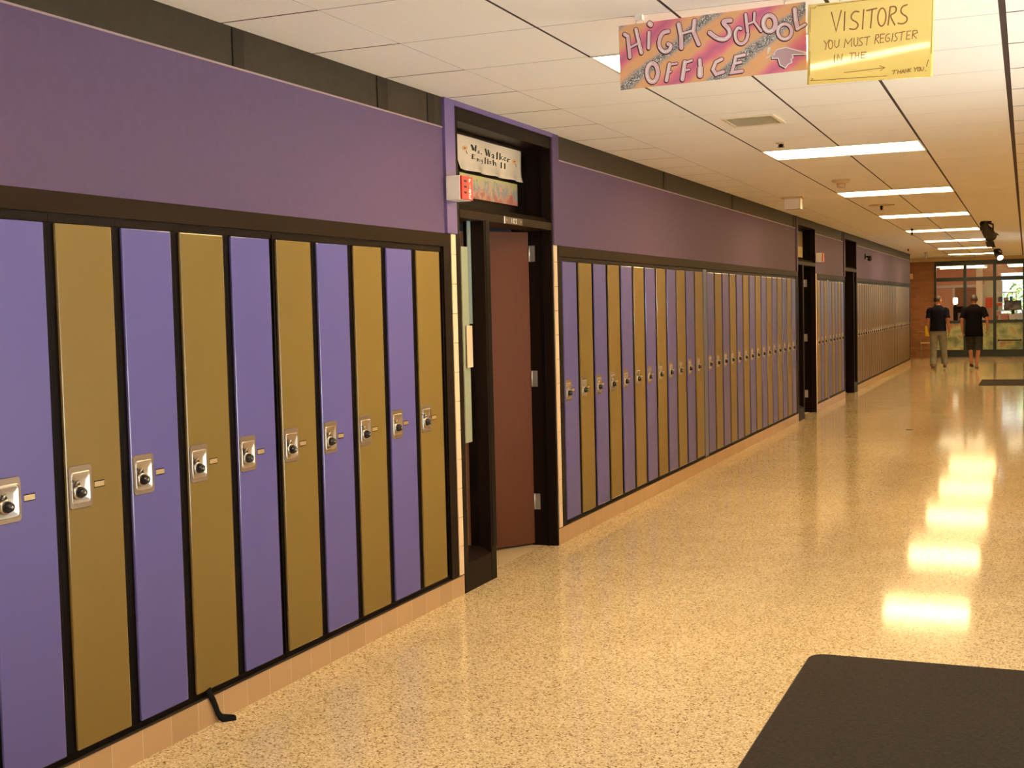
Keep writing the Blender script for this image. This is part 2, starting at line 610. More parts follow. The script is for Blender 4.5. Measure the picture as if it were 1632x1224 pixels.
# pale metal bead along the top of the vinyl, wood rail over the lockers
b = MB()
for y0, y1 in banks:
    b.box((-0.012, y0, ZBAND - 0.002), (0.003, y1, ZBAND + 0.006), mat('bead_metal', (0.30, 0.22, 0.24), 0.4) if not b.mats else b.mats[0])
structure(b.build('trim_1'))
b = MB()
for y0, y1 in [(-6.0, 6.455), (8.20, 17.53), (19.14, 22.10), (23.66, YEND)]:
    b.box((-0.02, y0, ZBRK + 0.004), (0.004, y1, ZWOOD), M['wood'], 0.002)
structure(b.build('trim_2'))
# upright strips in the dark band under the ceiling
b = MB()
for y0, y1 in [(4.42, 4.50), (5.655, 5.76), (6.22, 6.30), (17.30, 17.42), (21.85, 21.98), (10.9, 10.98), (13.6, 13.68)]:
    b.box((-0.012, y0, ZBAND + 0.008), (0.002, y1, ZC - 0.002), M['band_dark'])
structure(b.build('trim_3'))
# purple casings beside and above the doorways
b = MB()
b.box((-0.01, 6.395, ZWOOD), (0.018, 6.525, ZC - 0.001), M['purple_trim'], 0.002)
b.box((-0.30, 6.525, 2.803), (0.018, 8.08, ZC + 0.1), M['purple_trim'])
for y0, y1 in doors[1:]:
    b.box((-0.30, y0, 2.803), (0.004, y1, ZC + 0.1), M['band_dark'])
b.box((-0.01, 8.08, ZWOOD), (0.018, 8.20, ZC - 0.001), M['vinyl'], 0.002)
b.box((-0.01, 17.44, ZWOOD), (0.018, 17.53, ZC - 0.001), M['vinyl'], 0.002)
b.box((-0.01, 22.0, ZWOOD), (0.018, 22.10, ZC - 0.001), M['vinyl'], 0.002)
structure(b.build('trim_4'))
# brown upright trims closing the locker rows
b = MB()
for y0, y1 in [(6.368, 6.462), (8.163, 8.25), (17.43, 17.53), (19.145, 19.20), (22.016, 22.10), (23.66, 23.75), (33.80, YEND)]:
    b.box((-0.30, y0, ZBASE), (0.002, y1, ZBRK + (0.0783 if y0 in (6.368, 8.163) else 0)), M['frame'], 0.002)
structure(b.build('trim_5'))
# cream glazed tile edges next to the doorways, with joints
b = MB()
for y0, y1 in [(6.465, 6.523), (8.10, 8.160), (19.085, 19.142)]:
    z = ZBASE
    while z < ZWOOD - 0.003:
        z1 = min(z + 0.1675, ZWOOD)
        b.box((-0.30, y0, z + 0.001), (0.005, y1, z1 - 0.0015), M['cream'])
        z = z1
structure(b.build('trim_6'))

b = MB()
for y0, y1 in banks:
    b.box((-0.30, y0, 0), (0.004, y1, ZBASE), M['base'])
structure(b.build('baseboard_left'))
b = MB()
for y0, y1 in banks:     # thin grey caulk line on top of the base tile
    b.box((-0.02, y0, ZBASE - 0.004), (0.006, y1, ZBASE + 0.001), M['band'])
structure(b.build('trim_7'))

rw = mat('right_wall_paint', (0.84, 0.80, 0.72), 0.7)
b = MB()
entr = [(2.8, 7.8), (25.8, 27.0)]          # glazed entrances on the right, beside the floor mats
for y0, y1 in [(-6.0, 2.8), (7.8, 25.8), (27.0, YGL)]:
    b.box((XR, y0, 0), (XR + 0.1, y1, ZC + 0.1), rw)
for y0, y1 in entr:
    b.box((XR, y0, 2.62), (XR + 0.1, y1, ZC + 0.1), rw)
structure(b.build('wall_right'))
for n_, (y0, y1) in enumerate(entr):
    en = bpy.data.objects.new(f'window_{n_ + 2}', None)
    COL.objects.link(en)
    en.location = (XR, y0, 0)
    structure(en, 'glazed entrance in the right wall, outside the view')
    W_ = y1 - y0
    f = MB()
    for k in range(6):
        yk = k * (W_ - 0.06) / 5
        f.box((0.02, yk, 0), (0.08, yk + 0.06, 2.62), M['frame'], 0.002)
    f.box((0.02, 0.06, 2.56), (0.08, W_ - 0.06, 2.62), M['frame']).box((0.02, 0.06, 0), (0.08, W_ - 0.06, 0.08), M['frame']).box((0.025, 0.06, 2.08), (0.075, W_ - 0.06, 2.13), M['frame'])
    f.build('frame', en)
    MB().box((0.048, 0.06, 0.08), (0.052, W_ - 0.06, 2.56), M['glass']).build('pane', en)
structure(MB().box((6.35, -30, -0.12), (40, 60, -0.02), mat('pale_concrete', (0.62, 0.60, 0.56), 0.9)).box((XR + 0.1, -30, -0.12), (6.35, 38, -0.02), bpy.data.materials['pale_concrete']).build('ground_pavement'))
structure(MB().box((-0.4, -6.1, 0), (XR + 0.1, -6.0, ZC + 0.1), M['white']).build('wall_back'))
structure(MB().box((-3.2, YEND - 0.2, 0), (-0.35, YEND, ZC + 0.1), M['brick']).box((-3.3, YEND - 0.2, 0), (-3.2, YGL, ZC + 0.1), M['brick']).build('wall_side'))
structure(MB().box((-3.2, YGL - 0.02, 0), (0.305, YGL + 0.2, ZC), M['brick']).build('wall_end'))
# classroom behind the doors
b = MB()
b.box((-5.1, 2.5, 0), (-5.0, 25, ZC + 0.3), M['room'])
b.box((-5.0, 2.5, 0), (-0.34, 2.6, ZC + 0.3), M['room'])
b.box((-5.0, 24.9, 0), (-0.34, 25, ZC + 0.3), M['room'])
b.box((-5.0, 2.6, ZC + 0.2), (-0.34, 24.9, ZC + 0.3), M['room'])
b.box((-3.0, 8.9, 0), (-0.34, 9.0, ZC + 0.2), M['room'])
structure(b.build('wall_classroom'))

# ------------------------------------------------------------------ ceiling grid (laid slightly askew to the left wall)
def gx(x, y):
    return x - 0.0085 * (y - 9.0)
RP = 0.70
bars = [0.415, 1.07, 1.665, 2.262, 2.905, 3.53, 4.14]
gapw = [0.004, 0.014, 0.014, 0.017, 0.028, 0.012, 0.012]
lamp_rows = [-2.65, 1.55, 5.75, 9.95, 14.15, 18.35, 22.55, 26.75, 30.95, 35.15]
b = MB()
y = 5.75 - 17 * RP
while y < YGL:
    y1 = min(y + RP, YGL - 0.02)
    ya, yb = max(y, -6.0), y1
    if yb > ya + 0.02:
        cells = [(None, 0)] + [(k, k + 1) for k in range(len(bars))]
        lamp = any(abs(y - q) < 0.05 for q in lamp_rows)
        for k in range(len(bars) + 1):
            if lamp and k in (2, 3):
                continue
            l0 = None if k == 0 else bars[k - 1] + gapw[k - 1] / 2
            l1 = None if k == len(bars) else bars[k] - gapw[k] / 2
            cg = 0.007 if k == 0 else (0.009 if k >= 5 else 0.0032)
            xa0 = 0.0 if l0 is None else gx(l0, ya)
            xb0 = 0.0 if l0 is None else gx(l0, yb)
            xa1 = XR if l1 is None else gx(l1, ya)
            xb1 = XR if l1 is None else gx(l1, yb)
            if k == 0 and ya > YEND:
                xa0 = xb0 = -3.2
            b.prism([(xa0, ya + cg), (xa1, ya + cg), (xb1, yb - cg), (xb0, yb - cg)], 2, ZC, ZC + 0.0006, M['ceil_tile'])
    y = y1
    if y >= YGL - 0.03:
        break
b.box((0.0, -6, ZC + 0.0008), (XR, YGL, ZC + 0.1), M['ceil_gap'])
b.box((-3.2, YEND, ZC + 0.0008), (0.0, YGL, ZC + 0.1), M['ceil_gap'])
structure(b.build('ceiling'))

# ------------------------------------------------------------------ ceiling lights
lb = ['ceiling light outside the view, at the far end behind the photographer',
      'ceiling light outside the view, just behind the photographer',
      'ceiling light half hidden behind the left edge of the painted office sign',
      'longest glowing ceiling light, nearest whole one, beyond the yellow sign',
      'glowing ceiling light just beyond the round beige smoke detector',
      'third whole glowing ceiling light along the hallway',
      'glowing ceiling light, fourth along the hallway, a dark sprinkler in front of its left end',
      'fifth whole glowing ceiling light, beside the big black spotlight',
      'sixth whole glowing ceiling light, beyond the big black spotlight',
      'farthest glowing ceiling light, next to the small lit spotlight']
for i, ly in enumerate(lamp_rows):
    if i == 0:
        lt = thing('ceiling_light', lb[0], 'ceiling light', (1.666, 0, ZC), 0, 'fluorescent ceiling lights')
        f = MB()
        x0, x1, d = -0.594, 0.594, RP - 0.06
        for a, c in (((x0, 0.004, -0.004), (x1, 0.018, 0.004)), ((x0, d - 0.014, -0.004), (x1, d, 0.004)),
                     ((x0, 0.018, -0.004), (x0 + 0.014, d - 0.014, 0.004)), ((x1 - 0.014, 0.018, -0.004), (x1, d - 0.014, 0.004))):
            f.box(a, c, M['white'])
        f.box((x0, d + 0.002, 0.0), (x1, RP - 0.004, 0.004), M['ceil_tile'])
        f.build('frame', lt)
        MB().box((x0 + 0.014, 0.018, -0.002), (x1 - 0.014, d - 0.014, 0.003), M['lamp']).build('diffuser', lt)
        remember(lt)
        o = lt
    else:
        o = copy_tree(lt)
        o['label'] = lb[i]
    o.location = (gx(1.666, ly + 0.35), ly, ZC)
    if i == len(lamp_rows) - 1:          # the fixture behind the photographer is switched off
        for ch in lt.children:
            if ch.name.startswith('diffuser'):
                ch.data = ch.data.copy()
                ch.data.materials[0] = M['white']

# ------------------------------------------------------------------ lockers
def locker_parts(col):
    """one tall locker; base of its left edge at y=0, face at x=0"""
    root = bpy.data.objects.new('locker', None)
    COL.objects.link(root)
    g = 0.0275
    f = MB()
    f.box((-0.295, 0.0005, ZBASE + 0.001), (-0.012, P - 0.0005, ZBRK - 0.001), M['black'])
    f.box((-0.012, 0.0005, ZT + 0.003), (-0.006, P - 0.0005, ZBRK - 0.001), M['frame'])
    f.box((-0.012, 0.0005, ZBASE + 0.001), (-0.007, P - 0.0005, ZB - 0.003), M['black'])
    f.build('body', root)
    d = MB()
    d.box((-0.0115, g, ZB), (0.0, P - g, ZT), M[col], 0.0045)
    do = d.build('door', root)
    do.data.materials.append(M[col + '_edge'])      # rounded, glossier edge of the pressed door
    for pl in do.data.polygons:
        if max(abs(c) for c in pl.normal) < 0.985:
            pl.material_index = 1
    # pressed steel handle cup with a raised surround
    h = MB()
    y0, y1, z0, z1 = g + 0.006, g + 0.122, 0.985, 1.135
    def rr(y0, y1, z0, z1, r, n=4):
        pts = []
        for cy, cz, a0 in ((y1 - r, z1 - r, 0), (y0 + r, z1 - r, 90), (y0 + r, z0 + r, 180), (y1 - r, z0 + r, 270)):
            for k in range(n + 1):
                a = R(a0 + 90 * k / n)
                pts.append((cy + r * math.cos(a), cz + r * math.sin(a)))
        return pts
    rings = [(rr(y0, y1, z0, z1, 0.014), 0.000), (rr(y0 + 0.002, y1 - 0.002, z0 + 0.002, z1 - 0.002, 0.013), 0.004),
             (rr(y0 + 0.010, y1 - 0.008, z0 + 0.016, z1 - 0.022, 0.012), 0.004)]
    n = len(rings[0][0])
    vs = [(x, p[0], p[1]) for pts, x in rings for p in pts]
    fs = [(i * n + k, i * n + (k + 1) % n, (i + 1) * n + (k + 1) % n, (i + 1) * n + k) for i in range(2) for k in range(n)]
    h.add(vs, fs, M['plate'], False)
    rings = [(rr(y0 + 0.010, y1 - 0.008, z0 + 0.016, z1 - 0.022, 0.012), 0.004), (rr(y0 + 0.012, y1 - 0.010, z0 + 0.018, z1 - 0.024, 0.012), 0.0065),
             (rr(y0 + 0.015, y1 - 0.016, z0 + 0.024, z1 - 0.032, 0.010), 0.0055), (rr(y0 + 0.022, y1 - 0.03, z0 + 0.036, z1 - 0.05, 0.008), 0.0012)]
    vs = [(x, p[0], p[1]) for pts, x in rings for p in pts]
    fs = [(i * n + k, i * n + (k + 1) % n, (i + 1) * n + (k + 1) % n, (i + 1) * n + k) for i in range(3) for k in range(n)]
    fs.append(tuple(3 * n + k for k in range(n)))
    h.add(vs, fs, M['steel'], True)
    h.lathe([(0.006, 0.003), (0.006, 0.0052)], M['dial'], (0, y0 + 0.016, 1.083), 'X', 12)
    ho = h.build('handle_cup', do)
    k = MB()
    cy, cz = y0 + 0.045, 1.042
    k.lathe([(0.026, 0.001), (0.026, 0.006), (0.022, 0.010)], M['steel'], (0, cy, cz), 'X', 20)
    k.lathe([(0.020, 0.010), (0.019, 0.020), (0.0165, 0.024), (0.013, 0.032), (0.010, 0.034)], M['dial'], (0, cy, cz), 'X', 20)
    k.lathe([(0.005, 0.034), (0.004, 0.0355)], M['steel'], (0, cy, cz), 'X', 10)
    k.tube([(0.004, cy - 0.012, cz + 0.024), (0.010, cy - 0.004, cz + 0.040), (0.004, cy + 0.006, cz + 0.026)], 0.004, M['steel'], 8)
    k.build('combination_dial', do)
    q = MB()
    q.box((0.0, y1 + 0.014, 1.047), (0.0022, y1 + 0.062, 1.068), M['brassplate'], 0.0008)
    q.box((0.0, y1 + 0.013, 1.0455), (0.0026, y1 + 0.063, 1.0485), M['frame'])
    q.box((0.0, y1 + 0.013, 1.0665), (0.0026, y1 + 0.063, 1.0695), M['frame'])
    q.build('number_plate', do)
    remember(root)
    return root


proto = {c: locker_parts(c) for c in ('purple', 'gold', 'taupe')}
used = set()
NUM = ['zeroth', 'first', 'second', 'third', 'fourth', 'fifth', 'sixth', 'seventh', 'eighth', 'ninth', 'tenth', 'eleventh', 'twelfth',
       'thirteenth', 'fourteenth', 'fifteenth', 'sixteenth', 'seventeenth', 'eighteenth', 'nineteenth', 'twentieth', 'twenty-first',
       'twenty-second', 'twenty-third', 'twenty-fourth', 'twenty-fifth', 'twenty-sixth', 'twenty-seventh', 'twenty-eighth', 'twenty-ninth', 'thirtieth']


def put_locker(col, y, label, group):
    if col not in used:
        o = proto[col]
        used.add(col)
    else:
        o = copy_tree(proto[col])
    o.location = (0, y, 0)
    return tag(o, label, 'locker', group)


YA, YB = 2.9906, 8.25
for i in range(-1, 10):
    col = 'purple' if i % 2 == 0 else 'gold'
    if i == -1:
        lab = 'locker cut off at the lower left corner, only its black frame edge in view'
    elif i == 0:
        lab = 'purple locker cut by the left edge of the photo, the largest one'
    elif i == 3:
        lab = 'gold locker with a black strap hanging out under its door'
    elif i == 9:
        lab = 'gold locker last before the open classroom doorway, beside the cream tile edge'
    else:
        lab = f'{col} locker in the near row, {NUM[10 - i]} to the left of the open classroom doorway'
    put_locker(col, YA + P * i, lab, 'near lockers left of the open doorway')
for j in range(27):
    col = 'purple' if j % 2 == 0 else 'gold'
    if j == 0:
        lab = 'purple locker first after the open classroom doorway, next to a cream tile edge'
    elif j == 12:
        lab = 'purple locker right after the blue-grey seam in the long middle row'
    elif j == 26:
        lab = 'purple locker last in the long middle row, against the second doorway'
    else:
        lab = f'{col} locker in the long middle row, {NUM[j + 1]} to the right of the open classroom doorway'
    put_locker(col, YB + P * j + (0.1361 if j >= 12 else 0), lab, 'lockers between the first and second doorways')
for j in range(8):
    col = 'gold' if j % 2 == 0 else 'purple'
    lab = f'{col} locker in the short row, {NUM[j + 1]} past the second doorway'
    put_locker(col, 19.20 + P * j + (0.135 if j >= 3 else 0), lab, 'short row of lockers between the second and third doorways')
for j in range(30):
    lab = f'taupe locker in the far row, {NUM[j + 1]} past the third doorway'
    put_locker('taupe', 23.75 + P * j, lab, 'far taupe lockers past the third doorway')
# seam panels where two locker units meet
b = MB()
b.box((-0.295, YB + 12 * P + 0.001, ZBASE + 0.001), (0.0, YB + 12 * P + 0.135, ZBRK - 0.001), M['edge'], 0.003)
b.box((-0.295, 19.20 + 3 * P + 0.001, ZBASE + 0.001), (0.0, 19.20 + 3 * P + 0.134, ZBRK - 0.001), M['edge'], 0.003)
structure(b.build('trim_8'))
b = MB()
for yy in (YA + 5 * P, YA + 10 * P + 0.012):
    b.tube([(-0.007, yy, ZB - 0.01), (-0.007, yy, ZT + 0.02)], 0.004, M['black'], 8)
structure(b.build('trim_9'))

# ------------------------------------------------------------------ doorways
def doorway(n, y0, y1, sidelight='left', leaf_angle=34.0, full=False, label=None):
    root = bpy.data.objects.new(f'door_{n}', None)
    COL.objects.link(root)
    root.location = (0, y0, 0)
    structure(root, label)
    W = y1 - y0
    D = -0.185
    def yy(a, bq):          # mirror when the sidelight is on the far side
        return (a, bq) if sidelight == 'left' else (W - bq, W - a)
    F = M['frame']
    f = MB()
    def fb(ya, yb, z0, z1, xa=D, xb=0.006, m=F, bev=0.002):
        a, c = yy(ya, yb)
        f.box((xa, a, z0), (xb, c, z1), m, bev)
    jl, jr, mu0, mu1 = 0.055, 0.025, 0.392, 0.468
    fb(0, jl, 0, 2.803)
    fb(W - jr, W, 0, 2.803)
    fb(jl, W - jr, 2.725, 2.803)                   # head
    fb(jl, W - jr, 2.705, 2.7245, D, D + 0.04)      # stop under the head
    fb(mu0, mu1, 0, 2.19, -0.13)                          # post between sidelight and door
    fb(W - jr - 0.012, W - jr, 0, 2.19, -0.075, -0.055, M['black'], 0.001)   # door stop bead
    fb(W - jr - 0.012, W - jr, 2.262, 2.72, -0.075, -0.055, M['black'], 0.001)
    fb(mu0 + 0.02, mu1 + 0.006, 0.2, 2.18, 0.0061, 0.009, M['black'], 0.001)
    f.build('frame', root)
    t = MB()
    t.prism([(D, 2.175), (0.008, 2.175), (0.008, 2.222), (-0.05, 2.262), (D, 2.262)], 1, *yy(jl, W - jr), M['wood'])
    t.build('transom_bar', root)
    pn = MB()
    a, c = yy(jl, W - jr)
    pn.box((D + 0.002, a, 2.262), (D + 0.010, c, 2.705), M['black'])
    pn.build('transom_panel', root)
    k = MB()
    a, c = yy(jl, mu0)
    k.prism([(D, 0.0), (0.004, 0.0), (0.004, 0.168), (-0.07, 0.205), (D, 0.205)], 1, a, c, F)
    k.build('kick_rail', root)
    gl = MB()
    gl.box((-0.075, a + 0.002, 0.205), (-0.069, c - 0.002, 2.19), M['glass'])
    gl.build('sidelight_glass', root)
    # door leaf, hinged on the far jamb, swung into the room
    lw = W - jr - mu1 - 0.004
    lf = MB()
    lm = M['leaf'] if full else M['frame']
    lf.box((-0.044, -lw, 0.012), (0.0, 0.0, 2.168), lm, 0.002)
    leaf = lf.build('door_leaf', root)
    if sidelight == 'left':
        leaf.location = (-0.165, W - jr - 0.002, 0)
        leaf.rotation_euler = (0, 0, -R(leaf_angle))
    else:
        leaf.location = (-0.14, jr + 0.002 + lw, 0)
    hz = (2.02, 1.16, 0.305) if n == 1 else (1.93, 1.12, 0.28)
    for z in hz:
        h = MB()
        if sidelight == 'left':
            h.box((-0.158, W - jr - 0.0035, z - 0.055), (-0.118, W - jr - 0.0005, z + 0.055), M['hinge'], 0.001)
            h.tube([(-0.16, W - jr - 0.006, z - 0.055), (-0.16, W - jr - 0.006, z + 0.055)], 0.006, M['hinge'], 10)
            h.build('hinge', root)
    if sidelight != 'left':
        kb = MB()
        kb.lathe([(0.026, 0.0), (0.026, 0.006), (0.010, 0.010), (0.010, 0.03), (0.026, 0.042), (0.028, 0.055), (0.016, 0.066)],
                 mat('brass', (0.65, 0.36, 0.10), 0.25, metal=1), (0, -lw + 0.07, 1.02), 'X', 16)
        kb.build('knob', leaf)
    return root


d1 = doorway(1, *doors[0], 'left', 34.0, True, 'open classroom doorway with brown door ajar and narrow sidelight')
d2 = doorway(2, *doors[1], 'left', 88.0, False, 'second dark doorway with three bright hinges')
d3 = doorway(3, *doors[2], 'right', 0.0, False, 'third dark doorway with a brass knob')

# stroke lettering -------------------------------------------------
def chaikin(pts, it=2):
    for _ in range(it):
        q = [pts[0]]
        for a, c in zip(pts[:-1], pts[1:]):
            q += [(a[0] * 0.75 + c[0] * 0.25, a[1] * 0.75 + c[1] * 0.25), (a[0] * 0.25 + c[0] * 0.75, a[1] * 0.25 + c[1] * 0.75)]
        pts = q + [pts[-1]]
    return pts


def stroke(mb, pts, wd, to3, m, lift, seg=8):
    """one pen stroke as a mitred ribbon with round ends; pts in drawing units"""
    if 6 <= len(pts) < 11:
        pts = chaikin(pts)
    P_ = [Vector(p) for p in pts]
    closed = (P_[0] - P_[-1]).length < 1e-6 and len(P_) > 3
    n = len(P_)
    L_, R_ = [], []
    for i in range(n):
        if closed:
            a, c = P_[(i - 1) % (n - 1)], P_[(i + 1) % (n - 1)]
        else:
            a, c = P_[max(i - 1, 0)], P_[min(i + 1, n - 1)]
        d1 = (P_[i] - a).normalized() if (P_[i] - a).length > 1e-9 else (c - P_[i]).normalized()
        d2 = (c - P_[i]).normalized() if (c - P_[i]).length > 1e-9 else d1
        t = (d1 + d2)
        t = t.normalized() if t.length > 1e-6 else d1
        nn = Vector((-t.y, t.x))
        k = 1 / max(0.45, nn.dot(Vector((-d1.y, d1.x))))
        L_.append(P_[i] + nn * wd / 2 * k)
        R_.append(P_[i] - nn * wd / 2 * k)
    vs = [to3(*p, lift) for p in L_] + [to3(*p, lift) for p in R_]
    mb.add(vs, [(i, i + 1, n + i + 1, n + i) for i in range(n - 1)], m)
    if not closed and wd > 5:             # half round caps
        for e, d in ((P_[0], P_[0] - P_[1]), (P_[-1], P_[-1] - P_[-2])):
            if d.length < 1e-9:
                continue
            a0 = math.atan2(d.y, d.x)
            q = [to3(e.x + wd / 2 * math.cos(a0 + R(-90 + 180 * k / seg)), e.y + wd / 2 * math.sin(a0 + R(-90 + 180 * k / seg)), lift) for k in range(seg + 1)]
            mb.add(q, [tuple(range(seg + 1))], m)


def ell(cx, cy, rx, ry, n=18):
    return [(cx + rx * math.cos(2 * math.pi * k / n), cy + ry * math.sin(2 * math.pi * k / n)) for k in range(n + 1)]


def quadmap(TL, TR, BR, BL, out):
    """drawing units -> out(u, v) with u, v in 0..1 of the sheet"""
    def f(x, y, lift):
        t = (x - TL[0]) / (TR[0] - TL[0])
        top = TL[1] + (TR[1] - TL[1]) * t
        s = (x - BL[0]) / (BR[0] - BL[0])
        bot = BL[1] + (BR[1] - BL[1]) * s
        v = (y - top) / (bot - top)
        l = TL[0] + (BL[0] - TL[0]) * v
        r = TR[0] + (BR[0] - TR[0]) * v
        return out((x - l) / (r - l), v, lift)
    return f


# paper sign over the open classroom door
SW, SH = 1.02, 0.222
ps = thing('paper_sign', 'curling white paper sign with black lettering and flowers, over the open classroom door', 'sign', (-0.1700, 6.925, 2.497))
ps.rotation_euler = (0, R(1.5), 0)
def sheet_x(u, v):
    # the lower edge of the laminated sheet curls forward in waves
    w_ = max(0.0, (v - 0.45) / 0.55)
    return 0.004 + 0.030 * w_ * w_ * (0.55 + 0.45 * math.sin(u * 23 + 2.0 * v)) + 0.004 * math.sin(u * 9)
s = MB()
NU, NV = 44, 14
vs = [(sheet_x(u / NU, v / NV), SW * u / NU, SH * (1 - v / NV)) for v in range(NV + 1) for u in range(NU + 1)]
fs = [(v * (NU + 1) + u, v * (NU + 1) + u + 1, (v + 1) * (NU + 1) + u + 1, (v + 1) * (NU + 1) + u) for v in range(NV) for u in range(NU)]
s.add(vs, fs, M['paper'], True)
so = s.build('sheet', ps)
md = so.modifiers.new('thick', 'SOLIDIFY')
md.thickness = 0.0008
md.offset = 0
t3 = quadmap((50, 70), (1305, 405), (1315, 1085), (75, 825), lambda u, v, l: (sheet_x(u, v) + l, SW * u, SH * (1 - v)))
K = M['blackink']
PS = [([(315, 340), (352, 430)], 30), ([(395, 350), (390, 450)], 26), ([(322, 345), (325, 435)], 7), ([(352, 430), (385, 360)], 7),
                ([(470, 448), (440, 450), (442, 468), (470, 480), (465, 500), (432, 490)], 11), ([(503, 500), (512, 512)], 15),
                ([(590, 410), (622, 530)], 27), ([(622, 530), (648, 450)], 7), ([(645, 430), (670, 550)], 25), ([(670, 550), (695, 455)], 7),
                ([(718, 525), (738, 510), (755, 525), (757, 590)], 15), ([(755, 548), (725, 560), (725, 582), (752, 582)], 11),
                ([(820, 475), (820, 600)], 22), ([(873, 490), (873, 612)], 20), ([(920, 548), (885, 575), (928, 622)], 12),
                ([(950, 600), (985, 603), (980, 570), (958, 568), (945, 600), (960, 634), (986, 628)], 11),
                ([(1025, 598), (1022, 655)], 19), ([(1030, 612), (1065, 606)], 13),
                ([(335, 530), (330, 610)], 22), ([(330, 525), (382, 540)], 10), ([(335, 570), (365, 576)], 9), ([(328, 605), (378, 617)], 10),
                ([(420, 608), (420, 658)], 16), ([(420, 622), (452, 620), (455, 670)], 13), (ell(512, 648, 18, 18, 10), 9), ([(530, 665), (535, 700), (505, 702)], 9),
                ([(590, 588), (588, 700)], 20), ([(640, 642), (640, 705)], 18), ([(640, 610), (640, 620)], 18),
                ([(702, 660), (672, 660), (700, 692), (668, 706)], 11), ([(745, 630), (745, 730)], 20), ([(748, 684), (788, 680), (790, 745)], 15),
                ([(900, 678), (900, 782)], 21), ([(885, 690), (900, 680)], 7), ([(965, 698), (965, 796)], 21), ([(950, 710), (965, 700)], 7)]
p0, LI = 0, 0
for k in (4, 1, 1, 4, 2, 1, 2, 1, 2, 4, 2, 2, 1, 2, 1, 2, 2, 2):
    lt_ = MB()
    for pts, wd in PS[p0:p0 + k]:
        LI += 1
        stroke(lt_, pts, wd * 1.3, t3, K, 0.0010 + 0.00002 * LI)
    lt_.build('letter', ps)
    p0 += k
for cx, cy in ((195, 405), (1160, 655)):
    fw = MB()
    for a in range(8):
        stroke(fw, [(cx, cy), (cx + 40 * math.cos(a * 0.785), cy + 40 * math.sin(a * 0.785))], 24, t3, M['flower'], 0.0010 + 0.00004 * a)
    stroke(fw, [(cx - 5, cy), (cx + 5, cy)], 18, t3, K, 0.0018)
    stroke(fw, [(cx + 20, cy + 50), (cx + 45, cy + 110)], 12, t3, M['outline'], 0.0012)
    fw.build('flower_print', ps)
tp = MB()
for u in (0.25, 0.62, 0.97):
    tp.box((0.004, SW * u - 0.018, SH - 0.012), (0.0055, SW * u + 0.018, SH + 0.012), M['translucent'])
tp.build('tape', ps)

# painted poster below the paper sign
gp = thing('poster', 'graffiti style poster in green, grey and red, under the paper sign above the door', 'poster', (-0.165, 7.415, 2.405))
MB().box((0, -0.455, -0.072), (0.004, 0.455, 0.074), M['graffiti'], 0.001).build('sheet', gp)
rnd = random.Random(3)
gc = [mat('spray_grey', (0.24, 0.25, 0.28), 0.5), mat('spray_orange', (0.50, 0.28, 0.15), 0.5), mat('spray_teal', (0.20, 0.27, 0.24), 0.5)]
for i in range(15):
    g = MB()
    y = -0.37 + i * 0.054
    pts = [(y + rnd.uniform(-0.03, 0.03), 0.02 + rnd.uniform(-0.05, 0.035)) for _ in range(5)]
    for k in range(4):
        a, c = Vector(pts[k]), Vector(pts[k + 1])
        n_ = Vector((-(c - a).y, (c - a).x)).normalized() * 0.006
        e_ = 0.0045 + 0.00001 * (i * 4 + k)
        g.add([(e_, *(a + n_)), (e_, *(a - n_)), (e_, *(c - n_)), (e_, *(c + n_))], [(0, 1, 2, 3)], gc[i % 3])
    g.build('spray_stroke', gp)

# papers behind the bar of the second doorway
tag(MB().box((-0.1725, 18.25, 2.31), (-0.168, 18.97, 2.47), mat('yellowed_paper', (0.50, 0.40, 0.20), 0.5)).build('paper_sign'), 'small yellowed paper over the second dark doorway', 'sign')
tag(MB().box((-0.1725, 18.25, 2.475), (-0.168, 18.97, 2.69), mat('tan_paper', (0.20, 0.16, 0.10), 0.5)).build('paper_sheet'), 'tan paper sheet above the yellowed paper over the second dark doorway', 'sign')
# room number on the transom bar
rn = thing('room_number_plate', 'small dark plate reading 103 on the bar above the open door', 'number plate', (0.0085, 7.38, 2.198))
MB().box((0, -0.145, -0.021), (0.003, 0.145, 0.021), mat('brown_plastic', (0.06, 0.038, 0.02), 0.4), 0.001).box((0, -0.152, -0.023), (0.004, -0.143, 0.023), M['whiteink']).build('plate', rn)
n_ = MB()
tn = lambda x, y, l: (0.003 + l, x, y)
for pts in ([(-0.034, -0.014), (-0.034, 0.014)], ell(0.0, 0.0, 0.011, 0.013, 10), [(0.026, 0.012), (0.044, 0.012), (0.034, 0.001), (0.044, -0.006), (0.036, -0.014), (0.026, -0.012)]):
    stroke(n_, pts, 0.006, tn, M['whiteink'], 0.0008)
stroke(n_, [(-0.115, 0.0), (-0.109, 0.0)], 0.006, tn, M['whiteink'], 0.0008)
stroke(n_, [(0.115, 0.0), (0.121, 0.0)], 0.006, tn, M['whiteink'], 0.0008)
n_.build('digits', rn)

